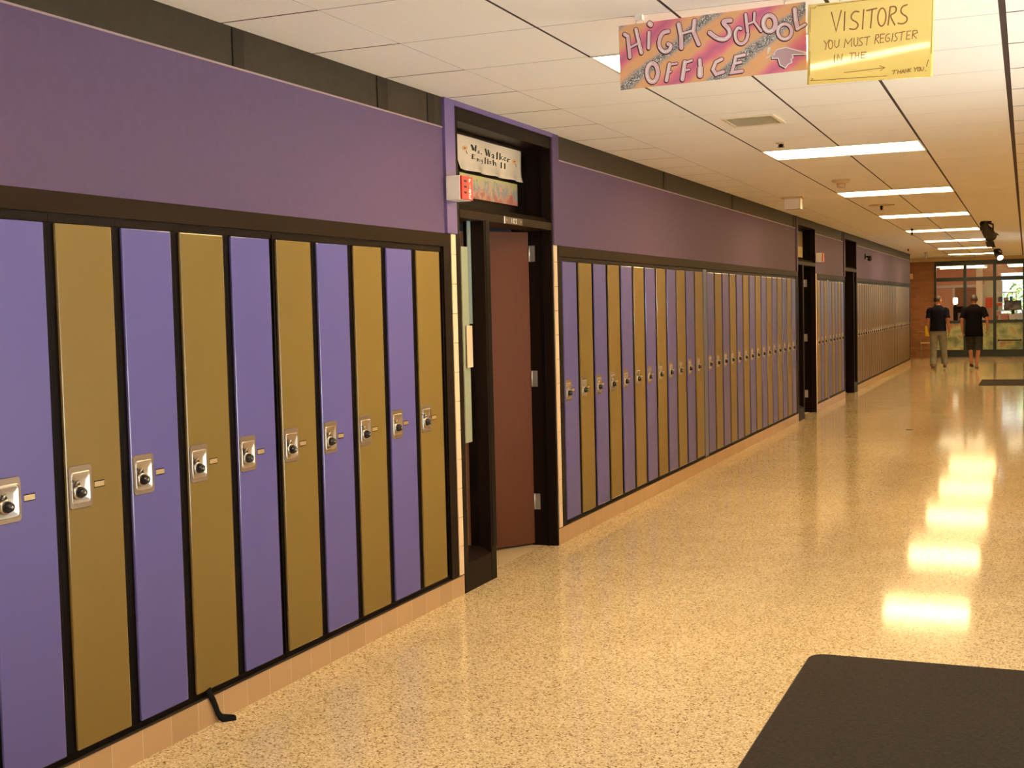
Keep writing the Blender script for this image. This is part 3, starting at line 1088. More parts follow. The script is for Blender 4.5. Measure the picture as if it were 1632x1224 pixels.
# fire alarm boxes
def fire_box(label, loc, sx):
    o = thing('fire_alarm', label, 'fire alarm', loc, 0, 'red and white fire alarm boxes')
    MB().box((0, 0, 0), (0.085, 0.15, 0.135), M['white'], 0.004).build('back_box', o)
    fp = MB().box((0.0855, 0.002, 0.002), (0.098, 0.148, 0.133), M['red'], 0.003).build('front_panel', o)
    for k in range(3):
        MB().box((0.0982, 0.032, 0.035 + k * 0.032), (0.0995, 0.062, 0.047 + k * 0.032), M['blackink']).build('grille_slot', fp)
    # FIRE read downwards
    tf = lambda x, y, lf_: (0.0982 + lf_, 0.092 + y, 0.120 - x)
    def tf2(x, y, lf_):
        return (0.0982 + lf_, 0.094 + x, 0.012 + y)
    for row, strokes in enumerate(([[(0, 0), (0, 22)], [(0, 22), (26, 22)], [(0, 12), (18, 12)]],
                                   [[(12, 0), (12, 22)]],
                                   [[(0, 0), (0, 22), (22, 22), (24, 12), (0, 11), (26, 0)]],
                                   [[(26, 0), (0, 0), (0, 22), (26, 22)], [(0, 11), (18, 11)]])):
        zoff = (3 - row) * 0.028
        l = MB()
        for pts in strokes:
            stroke(l, [(p[0] * 0.001, p[1] * 0.001 + zoff) for p in pts], 0.006, tf2, M['whiteink'], 0.001)
        l.build('letter', fp)
    return o
fire_box('white and red fire alarm box beside the open classroom doorway, reading FIRE', (0.019, 6.385, 2.258), 1)
fire_box('distant white and red fire alarm box just past the second doorway', (0.002, 19.13, 2.245), 1)

# things seen through the first sidelight
tag(MB().box((-0.086, 6.775, 0.85), (-0.078, 6.862, 2.02), mat('pale_green_paper', (0.56, 0.53, 0.36), 0.6)).build('paper_strip'), 'long pale green paper strip behind the narrow glass beside the open door', 'paper')
tag(MB().box((-0.0685, 6.795, 1.30), (-0.064, 6.872, 1.55), M['cream'], 0.001).build('wall_notice'), 'pinkish cream paper notice on the narrow glass beside the open door', 'notice')
tag(MB().box((-0.086, 6.868, 1.56), (-0.078, 6.912, 2.185), mat('grey_blind', (0.34, 0.37, 0.38), 0.5), 0.001).build('window_blind'), 'grey blind strip behind the narrow glass beside the open door', 'blind')
# bright strip of sky through the classroom's high window
structure(MB().box((-4.998, 15.5, 2.90), (-4.99, 21.5, 3.02), emit('blue_daylight', (0.16, 0.38, 0.62), 1.0)).build('window_classroom'))

# ------------------------------------------------------------------ hanging signs
BW, BH = 0.765, 0.262
sg = thing('hanging_sign', 'hand painted HIGH SCHOOL OFFICE board hanging from the ceiling, pink, orange and glitter', 'sign', (1.472, 5.05, 2.537))
sg.rotation_euler = (0, R(-0.9), 0)
MB().box((0, 0, 0), (BW, 0.006, BH), M['board'], 0.001).build('board', sg)
t3 = quadmap((30, 222), (1552, 35), (1558, 590), (45, 718), lambda u, v, l: (BW * u, -0.0005 - l, BH * (1 - v)))
letters = [([(85, 285), (112, 300), (128, 462)], 30), ([(182, 248), (226, 428)], 30), ([(122, 392), (205, 352)], 17),
           ([(293, 270), (288, 392)], 27), ([(299, 202), (307, 208)], 42),
           ([(455, 262), (405, 272), (375, 330), (378, 392), (420, 428), (465, 412), (478, 372), (452, 362)], 30),
           ([(542, 208), (560, 300), (562, 392)], 36), ([(672, 178), (662, 265), (705, 366)], 32), ([(562, 282), (660, 256)], 20),
           ([(965, 180), (912, 182), (905, 202), (952, 246), (960, 296), (918, 334), (860, 326), (795, 276)], 34),
           ([(1046, 246), (1022, 236), (996, 280), (1008, 350), (1052, 376), (1092, 340), (1102, 292)], 25),
           ([(1086, 132), (1092, 200), (1100, 270)], 24), ([(1156, 120), (1152, 190), (1206, 268)], 20), ([(1098, 212), (1150, 192)], 17),
           (ell(1272, 207, 48, 66), 34), (ell(1390, 276, 54, 62), 26),
           ([(1470, 96), (1478, 190), (1490, 252)], 34), ([(1486, 258), (1548, 222)], 24),
           (ell(318, 585, 46, 74), 34), ([(462, 520), (436, 648)], 30), ([(458, 526), (522, 516)], 17), ([(452, 588), (474, 580)], 15),
           ([(590, 506), (568, 642)], 34), ([(586, 514), (646, 494)], 19), ([(592, 572), (624, 566)], 17),
           ([(712, 492), (716, 560)], 30), ([(716, 560), (714, 612)], 46),
           ([(890, 488), (842, 512), (818, 570), (842, 608), (902, 590)], 28),
           ([(1072, 458), (1002, 472), (992, 522), (968, 598), (1052, 588)], 26), ([(992, 526), (1044, 516)], 22)]
groups_of_strokes = [(0, 3), (3, 5), (5, 6), (6, 9), (9, 10), (10, 11), (11, 14), (14, 15), (15, 16), (16, 18),
                     (18, 19), (19, 22), (22, 25), (25, 27), (27, 28), (28, 30)]
for a_, b_ in groups_of_strokes:
    L = MB()
    sel_ = letters[a_:b_]
    for q_, (pts, wd) in enumerate(sel_):
        stroke(L, [(x - 4, y + 5) for x, y in pts], wd + 10, t3, M['outline'], 0.0002 + 0.00006 * q_, 14)
    for q_, (pts, wd) in enumerate(sel_):
        stroke(L, pts, wd + 10, t3, M['outline'], 0.0005 + 0.00006 * q_, 14)
    for q_, (pts, wd) in enumerate(sel_):
        stroke(L, pts, wd, t3, M['pinkletter'], 0.0009 + 0.00006 * q_, 14)
    for q_, (pts, wd) in enumerate(sel_):
        n2 = max(2, int(len(pts) * 0.6))
        sel = pts[:n2] if len(pts) < 8 else pts[3:3 + n2]
        if wd > 18:
            stroke(L, [(x - wd * 0.08, y) for x, y in sel], wd * 0.36, t3, M['whiteink'], 0.0014 + 0.00006 * q_, 10)
    L.build('letter', sg)
H_ = MB()
hand = [(1290, 468), (1330, 420), (1400, 405), (1470, 428), (1552, 452), (1550, 466), (1448, 466), (1452, 490), (1436, 506), (1442, 528), (1412, 545), (1392, 572), (1352, 548), (1336, 492), (1290, 492)]
def poly(mb, pts, m, lift):
    bm = bmesh.new()
    bm.faces.new([bm.verts.new(t3(x, y, lift)) for x, y in pts])
    bmesh.ops.triangulate(bm, faces=bm.faces[:])
    mb.bm(bm, m)
poly(H_, [(x - 10, y + 12) for x, y in hand], M['blackink'], 0.0004)
poly(H_, hand, mat('mauve_paint', (0.52, 0.36, 0.44), 0.5), 0.0008)
stroke(H_, hand[4:] + hand[:5], 9, t3, M['whiteink'], 0.0012)
poly(H_, [(1256, 402), (1282, 400), (1262, 456), (1252, 452)], M['whiteink'], 0.0008)
stroke(H_, [(1244, 486), (1310, 460)], 8, t3, M['whiteink'], 0.0012)
H_.build('pointing_hand', sg)
for x in (0.09, 0.695):
    c = MB()
    c.box((x - 0.016, -0.012, BH + 0.012), (x + 0.016, 0.018, BH + 0.034 + (0.012 if x > 0.5 else 0)), M['white'], 0.002)
    c.tube([(x - 0.004, 0.003, BH + 0.016), (x - 0.012, -0.006, BH + 0.006), (x - 0.008, 0.0, BH - 0.010), (x, 0.006, BH - 0.004)], 0.0016, M['hinge'], 8)
    c.build('ceiling_clip', sg)

# yellow visitors card, slightly bowed
VW, VH = 0.466, 0.304
vg = thing('visitor_sign', 'glossy yellow VISITORS sign in front of the right end of the painted office board', 'sign', (2.242, 5.012, 2.484))
vg.rotation_euler = (0, R(1.6), R(-2.0))
def bow(u, v):
    # v 0 = top; the card hangs bowed and a little twisted, its lower part facing down
    return VH * (0.049 * v + 0.052 * (v * v / 2 - 0.86 * v + 0.40 * u * v)) - 0.004
s = MB()
NU, NV = 40, 40
vs, fs = [], []
for v in range(NV + 1):
    for u in range(NU + 1):
        vs.append((VW * u / NU, bow(u / NU, v / NV), VH * (1 - v / NV)))
fs = [(v * (NU + 1) + u, v * (NU + 1) + u + 1, (v + 1) * (NU + 1) + u + 1, (v + 1) * (NU + 1) + u) for v in range(NV) for u in range(NU)]
s.add(vs, fs, M['yellowcard'], True)
so = s.build('card', vg)
md = so.modifiers.new('thick', 'SOLIDIFY')
md.thickness = 0.003
md.offset = 0
t3 = quadmap((103, 45), (1515, -20), (1545, 860), (125, 955), lambda u, v, l: (VW * u, bow(u, v) - 0.0018 - l, VH * (1 - v)))
S1 = [[(378, 145), (440, 355), (490, 130)], [(532, 145), (532, 350)], [(690, 150), (640, 140), (602, 190), (612, 235), (670, 260), (695, 300), (660, 345), (595, 335)],
      [(745, 130), (740, 340)], [(780, 140), (890, 120)], [(840, 132), (830, 330)], ell(952, 218, 45, 98), [(1040, 112), (1025, 305)],
      [(1040, 110), (1095, 105), (1112, 140), (1095, 180), (1035, 200), (1100, 305)],
      [(1225, 95), (1172, 110), (1155, 160), (1180, 195), (1230, 220), (1236, 268), (1190, 300), (1135, 290)]]
S2 = [[(305, 460), (335, 497), (367, 450)], [(335, 497), (325, 560)], ell(383, 505, 25, 48), [(430, 460), (430, 520), (450, 540), (475, 520), (482, 450)],
      [(540, 540), (552, 447), (580, 500), (625, 440), (625, 530)], [(650, 440), (650, 508), (670, 530), (690, 508), (695, 432)],
      [(750, 435), (716, 440), (712, 470), (745, 490), (745, 518), (700, 522)], [(765, 435), (828, 425)], [(800, 430), (795, 520)],
      [(895, 410), (885, 505)], [(895, 410), (922, 405), (930, 430), (895, 455), (932, 500)], [(990, 400), (945, 405), (945, 495), (985, 490)], [(945, 450), (980, 445)],
      [(1045, 400), (1012, 410), (1000, 460), (1020, 490), (1050, 475), (1050, 445), (1025, 447)], [(1085, 395), (1075, 485)],
      [(1137, 392), (1110, 397), (1107, 425), (1135, 445), (1130, 476), (1098, 480)], [(1150, 392), (1215, 380)], [(1185, 386), (1175, 475)],
      [(1282, 375), (1240, 380), (1235, 465), (1272, 460)], [(1238, 422), (1270, 418)], [(1305, 375), (1298, 460)], [(1305, 373), (1345, 372), (1355, 395), (1305, 415), (1347, 455)],
      [(432, 620), (430, 700)], [(465, 695), (470, 615), (515, 690), (522, 612)], [(605, 605), (665, 600)], [(632, 603), (628, 680)],
      [(675, 600), (672, 665)], [(710, 600), (708, 660)], [(673, 635), (708, 630)], [(795, 595), (740, 597), (738, 660), (785, 655)], [(738, 625), (780, 622)]]
S3 = [[(550, 820), (1010, 765)], [(950, 745), (1010, 765), (960, 800)]]
S4 = [[(1095, 800), (1150, 793)], [(1120, 797), (1112, 835)], [(1160, 795), (1155, 832)], [(1190, 790), (1187, 828)], [(1158, 812), (1188, 808)],
      [(1196, 828), (1215, 790), (1230, 824)], [(1203, 814), (1225, 811)], [(1238, 822), (1242, 785), (1262, 815), (1268, 780)], [(1278, 780), (1275, 815)], [(1302, 775), (1277, 798), (1300, 812)],
      [(1335, 765), (1350, 787), (1368, 762)], [(1350, 787), (1345, 808)], ell(1388, 783, 14, 21, 12), [(1410, 765), (1412, 795), (1428, 800), (1440, 785), (1440, 762)],
      [(1488, 685), (1470, 755)], [(1460, 798), (1464, 802)]]
S5 = [[(210, 66), (890, 14)], [(133, 80), (150, 850)], [(165, 910), (1040, 855)], [(1500, 10), (1515, 620)], [(150, 90), (205, 72), (175, 98)], [(165, 880), (190, 888), (168, 908)]]
YI = 0
for grp, wd, sizes, nm in ((S1, 15, (1, 1, 1, 1, 2, 1, 2, 1), 'letter'), (S2, 9, (2, 1, 1, 1, 1, 1, 2, 2, 2, 1, 1, 1, 2, 2, 2, 1, 1, 2, 3, 2), 'letter'),
                           (S3, 6.5, (2,), 'arrow'), (S4, 8, (2, 3, 2, 1, 2, 2, 1, 1, 2), 'letter'), (S5, 5.5, (1, 1, 1, 1, 1, 1), 'border_line')):
    p0 = 0
    for k in sizes:
        ys = MB()
        for pts in grp[p0:p0 + k]:
            YI += 1
            stroke(ys, pts, wd, t3, M['ink'], 0.0004 + 0.00001 * YI)
        ys.build(nm, vg)
        p0 += k
for x in (0.12, 0.36):
    c = MB()
    c.box((x - 0.014, -0.006, VH + 0.008), (x + 0.014, 0.012, VH + 0.040), M['white'], 0.002)
    c.tube([(x, 0.003, VH + 0.014), (x, 0.003, VH - 0.008)], 0.0016, M['hinge'], 8)
    c.build('ceiling_clip', vg)

# ------------------------------------------------------------------ ceiling fittings
o = thing('ceiling_vent', 'tan square air vent in the ceiling below the painted office board', 'vent', (1.36, 8.235, ZC))
MB().box((-0.17, -0.21, -0.010), (-0.15, 0.21, 0), M['vent']).box((0.15, -0.21, -0.010), (0.17, 0.21, 0), M['vent']).box((-0.15, -0.21, -0.010), (0.15, -0.19, 0), M['vent']).box((-0.15, 0.19, -0.010), (0.15, 0.21, 0), M['vent']).build('frame', o)
v_ = MB()
for k in range(15):
    yk = -0.18 + k * 0.025
    v_.prism([(yk, -0.008), (yk + 0.016, -0.001), (yk + 0.018, -0.001), (yk + 0.002, -0.008)], 0, -0.15, 0.15, M['vent'])
v_.build('louvre', o)

o = thing('smoke_detector', 'round beige smoke detector on the ceiling before the second light', 'smoke detector', (1.283, 12.70, ZC))
MB().lathe([(0.088, 0.0), (0.088, -0.012), (0.07, -0.026), (0.042, -0.034)], M['beige'], seg=28).build('base', o)
MB().lathe([(0.040, -0.034), (0.040, -0.070), (0.030, -0.076)], M['beige'], seg=24).build('sensor_head', o)

o = thing('emergency_light', 'milky box shaped light hanging under the ceiling near the left wall', 'emergency light', (0.52, 14.35, ZC))
MB().box((-0.12, -0.07, -0.022), (0.12, 0.07, 0), M['beige'], 0.003).build('base', o)
MB().box((-0.085, -0.06, -0.140), (0.075, 0.06, -0.022), M['translucent'], 0.006).build('lens', o)
MB().box((0.0755, -0.062, -0.14), (0.095, 0.062, -0.022), M['white'], 0.003).build('end_cap', o)


def sprinkler(label, x, y, drop=0.045, r=0.05):
    o = thing('sprinkler', label, 'sprinkler', (x, y, ZC), 0, 'ceiling sprinkler heads')
    MB().lathe([(r, 0.0), (r, -0.004), (r * 0.4, -0.010)], M['beige'], seg=18).build('escutcheon', o)
    s_ = MB().lathe([(0.012, -0.010), (0.010, -drop + 0.006)], M['frame'], seg=10)
    s_.tube([(-0.014, 0, -0.014), (-0.018, 0, -drop * 0.6), (0, 0, -drop)], 0.004, M['frame'], 8)
    s_.tube([(0.014, 0, -0.014), (0.018, 0, -drop * 0.6), (0, 0, -drop)], 0.004, M['frame'], 8)
    s_.lathe([(0.026, -drop), (0.026, -drop - 0.003)], M['frame'], seg=14)
    s_.build('head', o)
sprinkler('small sprinkler head on the ceiling at the left end of the nearest whole light', 1.30, 9.50, 0.03, 0.04)
sprinkler('sprinkler head on the ceiling between the second and third whole lights', 1.265, 16.3, 0.06, 0.16)
sprinkler('dark sprinkler hanging at the left end of the fourth light along the hallway', 1.130, 21.9, 0.115, 0.04)
sprinkler('tiny sprinkler head far down the ceiling near the end of the left wall', 0.30, 30.3, 0.05)

o = thing('pendant_tube', 'small white cylinder hanging from the far ceiling by the brick wall', 'ceiling fitting', (0.455, 33.2, ZC))
MB().lathe([(0.045, 0), (0.045, -0.006)], M['beige'], seg=16).build('base', o)
MB().lathe([(0.028, -0.006), (0.03, -0.15), (0.024, -0.158)], M['white'], seg=16).build('tube', o)


def spot(label, loc, aim, size, lit):
    o = thing('spotlight', label, 'spotlight', loc, 0, 'black ceiling spotlights')
    MB().lathe([(0.06 * size, 0), (0.06 * size, -0.02 * size)], M['spotblack'], seg=16).build('base', o)
    a = Vector(aim).normalized()
    piv = Vector((0, 0, -0.12 * size))
    st = MB()
    side = a.cross(Vector((0, 0, 1))).normalized() * 0.085 * size
    for sgn in (-1, 1):
        st.tube([(0, 0, -0.02 * size), side * sgn + Vector((0, 0, -0.045 * size)), side * sgn + piv], 0.012 * size, M['spotblack'], 8)
    st.build('yoke', o)
    c = MB()
    c.tube([piv - a * 0.17 * size, piv - a * 0.15 * size, piv - a * 0.05 * size, piv + a * 0.02 * size, piv + a * 0.16 * size],
           [0.035 * size, 0.05 * size, 0.055 * size, 0.075 * size, 0.08 * size], M['spotblack'], 18)
    co = c.build('housing', o)
    l = MB()
    l.tube([piv + a * 0.161 * size, piv + a * 0.166 * size], 0.07 * size, M['spotlens'] if lit else M['dial'], 18)
    l.build('lens', co)
    bd = MB()
    e1 = a.cross(Vector((0, 0, 1))).normalized()
    e2 = e1.cross(a)
    for sgn in (-1, 1):
        q0 = piv + a * 0.16 * size + e2 * sgn * 0.075 * size
        q1 = q0 + a * 0.09 * size + e2 * sgn * 0.03 * size
        h = e1 * 0.06 * size
        bd.add([q0 - h, q0 + h, q1 + h, q1 - h, q0 - h + e2 * 0.003, q0 + h + e2 * 0.003, q1 + h + e2 * 0.003, q1 - h + e2 * 0.003],
               [(0, 1, 2, 3), (4, 7, 6, 5), (0, 4, 5, 1), (1, 5, 6, 2), (2, 6, 7, 3), (3, 7, 4, 0)], M['spotblack'])
    if not lit:
        bd.build('barn_door', co)
    return o
spot('large black spotlight hanging from the ceiling at right, in front of the fifth light', (2.33, 20.9, ZC), (0.30, 0.75, -0.62), 1.12, False)
spot('small black spotlight with a glowing white lens, by the end glass wall', (2.155, 32.6, ZC), (0.35, -0.75, -0.55), 1.05, True)

o = thing('wall_camera', 'small dark camera mounted on the purple wall panel past the third doorway', 'camera', (0.0, 24.9, 2.50))
MB().box((0, -0.05, -0.05), (0.02, 0.05, 0.05), M['spotblack'], 0.003).build('bracket', o)
MB().tube([(0.02, 0, 0), (0.06, 0, -0.01), (0.09, -0.05, -0.03)], 0.018, M['spotblack'], 10).tube([(0.09, 0.02, -0.02), (0.10, -0.13, -0.06)], 0.04, M['spotblack'], 12).build('housing', o)

tag(MB().box((-0.42, YGL - 0.06, 2.26), (-0.29, YGL - 0.021, 2.41), M['cream'], 0.006).box((-0.39, YGL - 0.064, 2.30), (-0.32, YGL - 0.06, 2.33), M['beige']).build('thermostat'), 'small cream box on the brick wall at the hallway end', 'thermostat')

# ------------------------------------------------------------------ floor things
def rounded_mat(name, label, x0, y0, x1, y1, r, m_in, lab_border=True):
    o = thing(name, label, 'mat', (x0, y0, 0))
    W_, H2 = x1 - x0, y1 - y0
    def rr(ins, rad):
        pts = []
        for cx, cy, a0 in ((W_ - ins - rad, H2 - ins - rad, 0), (ins + rad, H2 - ins - rad, 90), (ins + rad, ins + rad, 180), (W_ - ins - rad, ins + rad, 270)):
            for k in range(7):
                a = R(a0 + 15 * k)
                pts.append((cx + rad * math.cos(a), cy + rad * math.sin(a)))
        return pts
    MB().prism(rr(0, r), 2, 0.0005, 0.004, M['rubber']).build('rubber_backing', o)
    q = MB()
    a_, b_ = rr(0.004, r - 0.004), rr(0.010, r - 0.008)
    n = len(a_)
    q.add([(p[0], p[1], 0.0042) for p in a_] + [(p[0], p[1], 0.010) for p in b_], [(k, (k + 1) % n, n + (k + 1) % n, n + k) for k in range(n)] + [tuple(n + k for k in range(n))], m_in)
    q.build('carpet_pile', o)
    return o
rounded_mat('floor_mat', 'large dark grey floor mat with a rounded corner in the foreground', 2.093, 3.05, 3.95, 5.85, 0.075, M['mat'])
rounded_mat('floor_mat', 'distant dark floor mat by the right edge, behind the man in shorts', 2.01, 25.3, 3.9, 27.1, 0.03, M['mat'])

s = MB()
s.tube([(0.006, 4.085, 0.150), (0.009, 4.092, 0.125), (0.012, 4.108, 0.095), (0.013, 4.122, 0.065), (0.014, 4.131, 0.040), (0.018, 4.140, 0.022), (0.028, 4.150, 0.013), (0.042, 4.164, 0.009), (0.058, 4.178, 0.008), (0.064, 4.184, 0.008)],
       [(0.003, 0.016), (0.004, 0.017), (0.004, 0.016), (0.004, 0.015), (0.004, 0.015), (0.005, 0.016), (0.005, 0.018), (0.005, 0.018), (0.005, 0.015), (0.003, 0.010)], M['strap'], 12, flat=(1, 0, 0))
tag(s.build('strap'), 'black webbing strap hanging from under a gold locker door to the floor', 'strap')

o = tag(MB().lathe([(0.045, 0.0), (0.045, 0.004), (0.03, 0.006)], M['frame'], (1.562, 16.585, 0), seg=20).build('floor_drain'), 'small dark round drain cover set in the hallway floor', 'floor drain')

# ------------------------------------------------------------------ glass wall at the end
win = bpy.data.objects.new('window_1', None)
COL.objects.link(win)
win.location = (0, YGL, 0)
structure(win, 'dark framed glass wall closing the end of the hallway')
A = M['alum']
f = MB()
zt_ = 2.735
mull = [(0.305, 0.357), (1.087, 1.173), (1.877, 1.960), (2.655, 2.74), (3.45, 3.53), (XR - 0.06, XR)]
for x0, x1 in mull:
    f.box((x0, -0.06, 0), (x1, 0.06, zt_), A, 0.003)
for (a0, a1), (b0, b1) in zip(mull[:-1], mull[1:]):
    f.box((a1, -0.05, 2.61), (b0, 0.05, zt_), A, 0.002)
    f.box((a1, -0.05, 2.155), (b0, 0.05, 2.262), A, 0.002)
    f.box((a1, -0.05, 0.96), (b0, 0.05, 1.035), A, 0.002)
    f.box((a1, -0.05, 0), (b0, 0.05, 0.195), A, 0.002)
f.build('mullion_frame', win)
for i, ((a0, a1), (b0, b1)) in enumerate(zip(mull[:-1], mull[1:])):
    MB().box((a1, -0.004, 2.262), (b0, 0.004, 2.61), M['glass']).build('pane', win)
    MB().box((a1, -0.004, 1.035), (b0, 0.004, 2.155), M['glass']).build('pane', win)
    MB().box((a1, -0.004, 0.195), (b0, 0.004, 0.96), M['pane_low']).build('frosted_pane', win)
pb = MB().tube([(2.02, -0.10, 0.46), (2.60, -0.10, 0.46)], 0.018, A, 10)
pb.box((2.0, -0.11, 0.43), (2.03, -0.05, 0.49), A).box((2.59, -0.11, 0.43), (2.62, -0.05, 0.49), A)
pb.build('push_bar', win)
structure(MB().box((-3.2, YGL - 0.05, zt_ + 0.001), (XR, YGL + 0.1, ZC), mat('header_paint', (0.62, 0.47, 0.28), 0.7)).build('trim_11'))

# lobby beyond the glass
YBK = 43.4
b = MB()
b.box((-0.6, YBK, 0), (1.95, YBK + 0.1, 3.3), M['salmon'])
b.box((1.95, YBK, 0), (6.2, YBK + 0.1, 1.15), M['salmon'])
b.box((1.95, YBK, 2.45), (6.2, YBK + 0.1, 3.3), M['salmon'])
b.box((-0.7, YGL + 0.2, 0), (-0.6, YBK, 3.3), M['salmon'])
b.box((6.2, YGL + 0.1, 0), (6.3, YBK, 3.3), M['salmon'])
b.box((XR, YGL, 0), (6.3, YGL + 0.1, 3.3), M['salmon'])
structure(b.build('wall_lobby'))
structure(MB().box((-0.7, YGL + 0.1, 2.745), (6.3, YBK + 0.1, 2.85), M['ceil_tile']).build('ceiling_lobby'))
structure(MB().box((XR, YGL, -0.1), (6.3, YBK + 0.1, 0), M['floor']).build('floor_lobby'))
structure(MB().box((-0.6, YBK - 0.04, 2.02), (1.95, YBK, 2.10), M['white']).build('trim_12'))
for i, (lx, ly) in enumerate(((0.9, 39.6), (0.9, 41.6), (2.9, 39.6), (2.9, 41.6))):
    o = thing('lobby_light', ['strip light in the lobby behind the glass, left and near', 'strip light in the lobby behind the glass, left and far',
                              'strip light in the lobby behind the glass, right and near', 'strip light in the lobby behind the glass, right and far'][i],
              'ceiling light', (lx, ly, 2.60), 0, 'strip lights in the lobby')
    MB().box((-0.7, -0.05, 0.02), (0.7, 0.05, 0.14), M['white']).build('housing', o)
    MB().box((-0.68, -0.045, 0), (0.68, 0.045, 0.02), emit('strip_tube', (1.0, 0.80, 0.50), 18.0) if i == 0 else bpy.data.materials['strip_tube']).build('tube', o)

o = thing('wooden_door', 'orange brown wooden door in the lobby, behind the left glass pane', 'door', (0.55, YBK - 0.045, 0))
MB().box((0, 0, 0.01), (0.84, 0.04, 2.0), M['oak'], 0.003).build('panel', o)
MB().box((-0.08, 0.0, 0.0), (-0.005, 0.044, 2.01), M['white']).box((0.845, 0.0, 0.0), (0.92, 0.044, 2.01), M['white']).build('door_frame', o)
MB().lathe([(0.03, 0.0), (0.03, -0.01), (0.012, -0.02), (0.03, -0.05), (0.02, -0.065)], M['steel'], (0.09, 0, 1.0), 'Y', 14).build('knob', o)

o = thing('display_case', 'dark brown display case with a grey sheet, in front of the lobby door', 'display case', (0.62, 41.2, 0))
MB().box((0, 0, 0), (0.52, 0.35, 1.42), M['wood'], 0.004).build('cabinet', o)
MB().box((0.14, -0.006, 0.92), (0.42, -0.0005, 1.22), mat('grey_sheet', (0.34, 0.30, 0.24), 0.6)).build('sheet', o)
o = thing('lamp_reflection', 'small glowing white body standing in for a lamp reflection, above the dark display case in the lobby', 'lamp', (0.68, 41.35, 1.42))  # added glowing body imitating a white lamp reflection on the wooden door
MB().lathe([(0.05, 0.0), (0.05, 0.02), (0.015, 0.03), (0.015, 0.06)], M['wood'], seg=14).build('base', o)
MB().lathe([(0.04, 0.06), (0.075, 0.10), (0.075, 0.24), (0.05, 0.28)], emit('reflection_glow', (1.0, 0.85, 0.6), 2.0), seg=16).build('reflection_body', o)

structure(MB().box((1.23, 42.6, 0), (1.42, 42.8, 3.0), mat('pale_column', (0.80, 0.62, 0.46), 0.6)).build('trim_13'))
o = thing('notice_board', 'orange red notice panel behind the middle glass pane', 'notice board', (1.50, 42.9, 1.35))
MB().box((0, 0, 0), (0.5, 0.04, 0.32), mat('orange_red', (0.75, 0.10, 0.03), 0.6), 0.003).build('panel', o)
MB().box((-0.03, 0.005, 0.325), (0.5, 0.04, 0.85), mat('pale_card', (0.66, 0.56, 0.42), 0.6)).build('upper_panel', o)
MB().box((0.05, 0.01, -1.35), (0.09, 0.03, -0.001), M['steel']).box((0.41, 0.01, -1.35), (0.45, 0.03, -0.001), M['steel']).build('stand', o)

o = thing('shelf_unit', 'pale shelf unit with small boxes behind the middle glass pane', 'shelf', (1.80, 41.0, 0))
sh = MB()
for z in (0.05, 0.5, 0.95, 1.25, 1.5, 1.8):
    sh.box((0, 0, z), (0.62, 0.3, z + 0.03), M['white'])
sh.box((-0.03, 0, 0), (0, 0.3, 1.85), M['white']).box((0.62, 0, 0), (0.65, 0.3, 1.85), M['white'])
sh.build('shelf_frame', o)
cols = [(0.5, 0.05, 0.04), (0.7, 0.66, 0.5), (0.08, 0.10, 0.2), (0.62, 0.3, 0.2), (0.1, 0.2, 0.1), (0.75, 0.7, 0.65), (0.4, 0.1, 0.2)]
cn = ['red', 'cream', 'navy', 'orange', 'green', 'white', 'plum']
ci = 0
cm = [mat(f'carton_{n}', c, 0.5) for n, c in zip(cn, cols)]
for zi, z in enumerate((0.98, 1.28, 1.53)):
    x = 0.03
    for k in range(4):
        wd = 0.08 + 0.03 * ((k * 7 + zi * 3) % 3)
        o = tag(MB().box((0, 0, 0), (wd, 0.2, 0.13 + 0.03 * ((k + zi) % 2)), cm[ci % 7], 0.003).build('carton', None, (1.80 + x, 41.03, z + 0.0005)),
                f'{cn[ci % 7]} carton, {NUM[k + 1]} from the left on the {["lower", "middle", "upper"][zi]} lobby shelf', 'carton', 'cartons on the lobby shelves')
        x += wd + 0.03
        ci += 1
o = thing('television', 'dark flat screen showing a grey picture, behind the right glass pane', 'television', (2.12, 40.4, 1.28))
MB().box((0, 0, 0), (0.47, 0.05, 0.29), M['dial'], 0.004).build('casing', o)
MB().box((0.02, -0.003, 0.02), (0.45, -0.0005, 0.27), mottled('screen_picture', [(0.3, (0.02, 0.015, 0.02)), (0.5, (0.14, 0.09, 0.08)), (0.65, (0.36, 0.30, 0.26)), (0.8, (0.3, 0.05, 0.04))], 6, 0.2)).build('screen', o)
MB().box((0.19, 0.015, -0.27), (0.28, 0.035, -0.001), M['dial']).box((0.10, -0.02, -0.285), (0.37, 0.09, -0.27), M['dial']).build('stand', o)
o = thing('counter', 'pale counter under the screen behind the right glass pane', 'counter', (1.98, 40.2, 0))
MB().box((0.0, 0.0, 0), (1.5, 0.6, 0.96), mat('counter_front', (0.55, 0.42, 0.30), 0.5), 0.004).build('cabinet', o)
MB().box((-0.02, -0.03, 0.96), (1.52, 0.62, 0.994), M['white'], 0.004).build('worktop', o)
for k, (x, c, n_, wd) in enumerate(((2.02, (0.80, 0.30, 0.24), 'pink', 0.2), (2.26, (0.85, 0.82, 0.78), 'white', 0.16), (2.46, (0.70, 0.72, 0.80), 'pale blue', 0.18))):
    tag(MB().box((0, 0, 0), (wd, 0.1, 0.17), mat(f'pack_{k}', c, 0.4), 0.004).build('pack', None, (x, 40.22, 0.995)), f'{n_} pack on the counter under the lobby screen', 'pack', 'packs on the lobby counter')

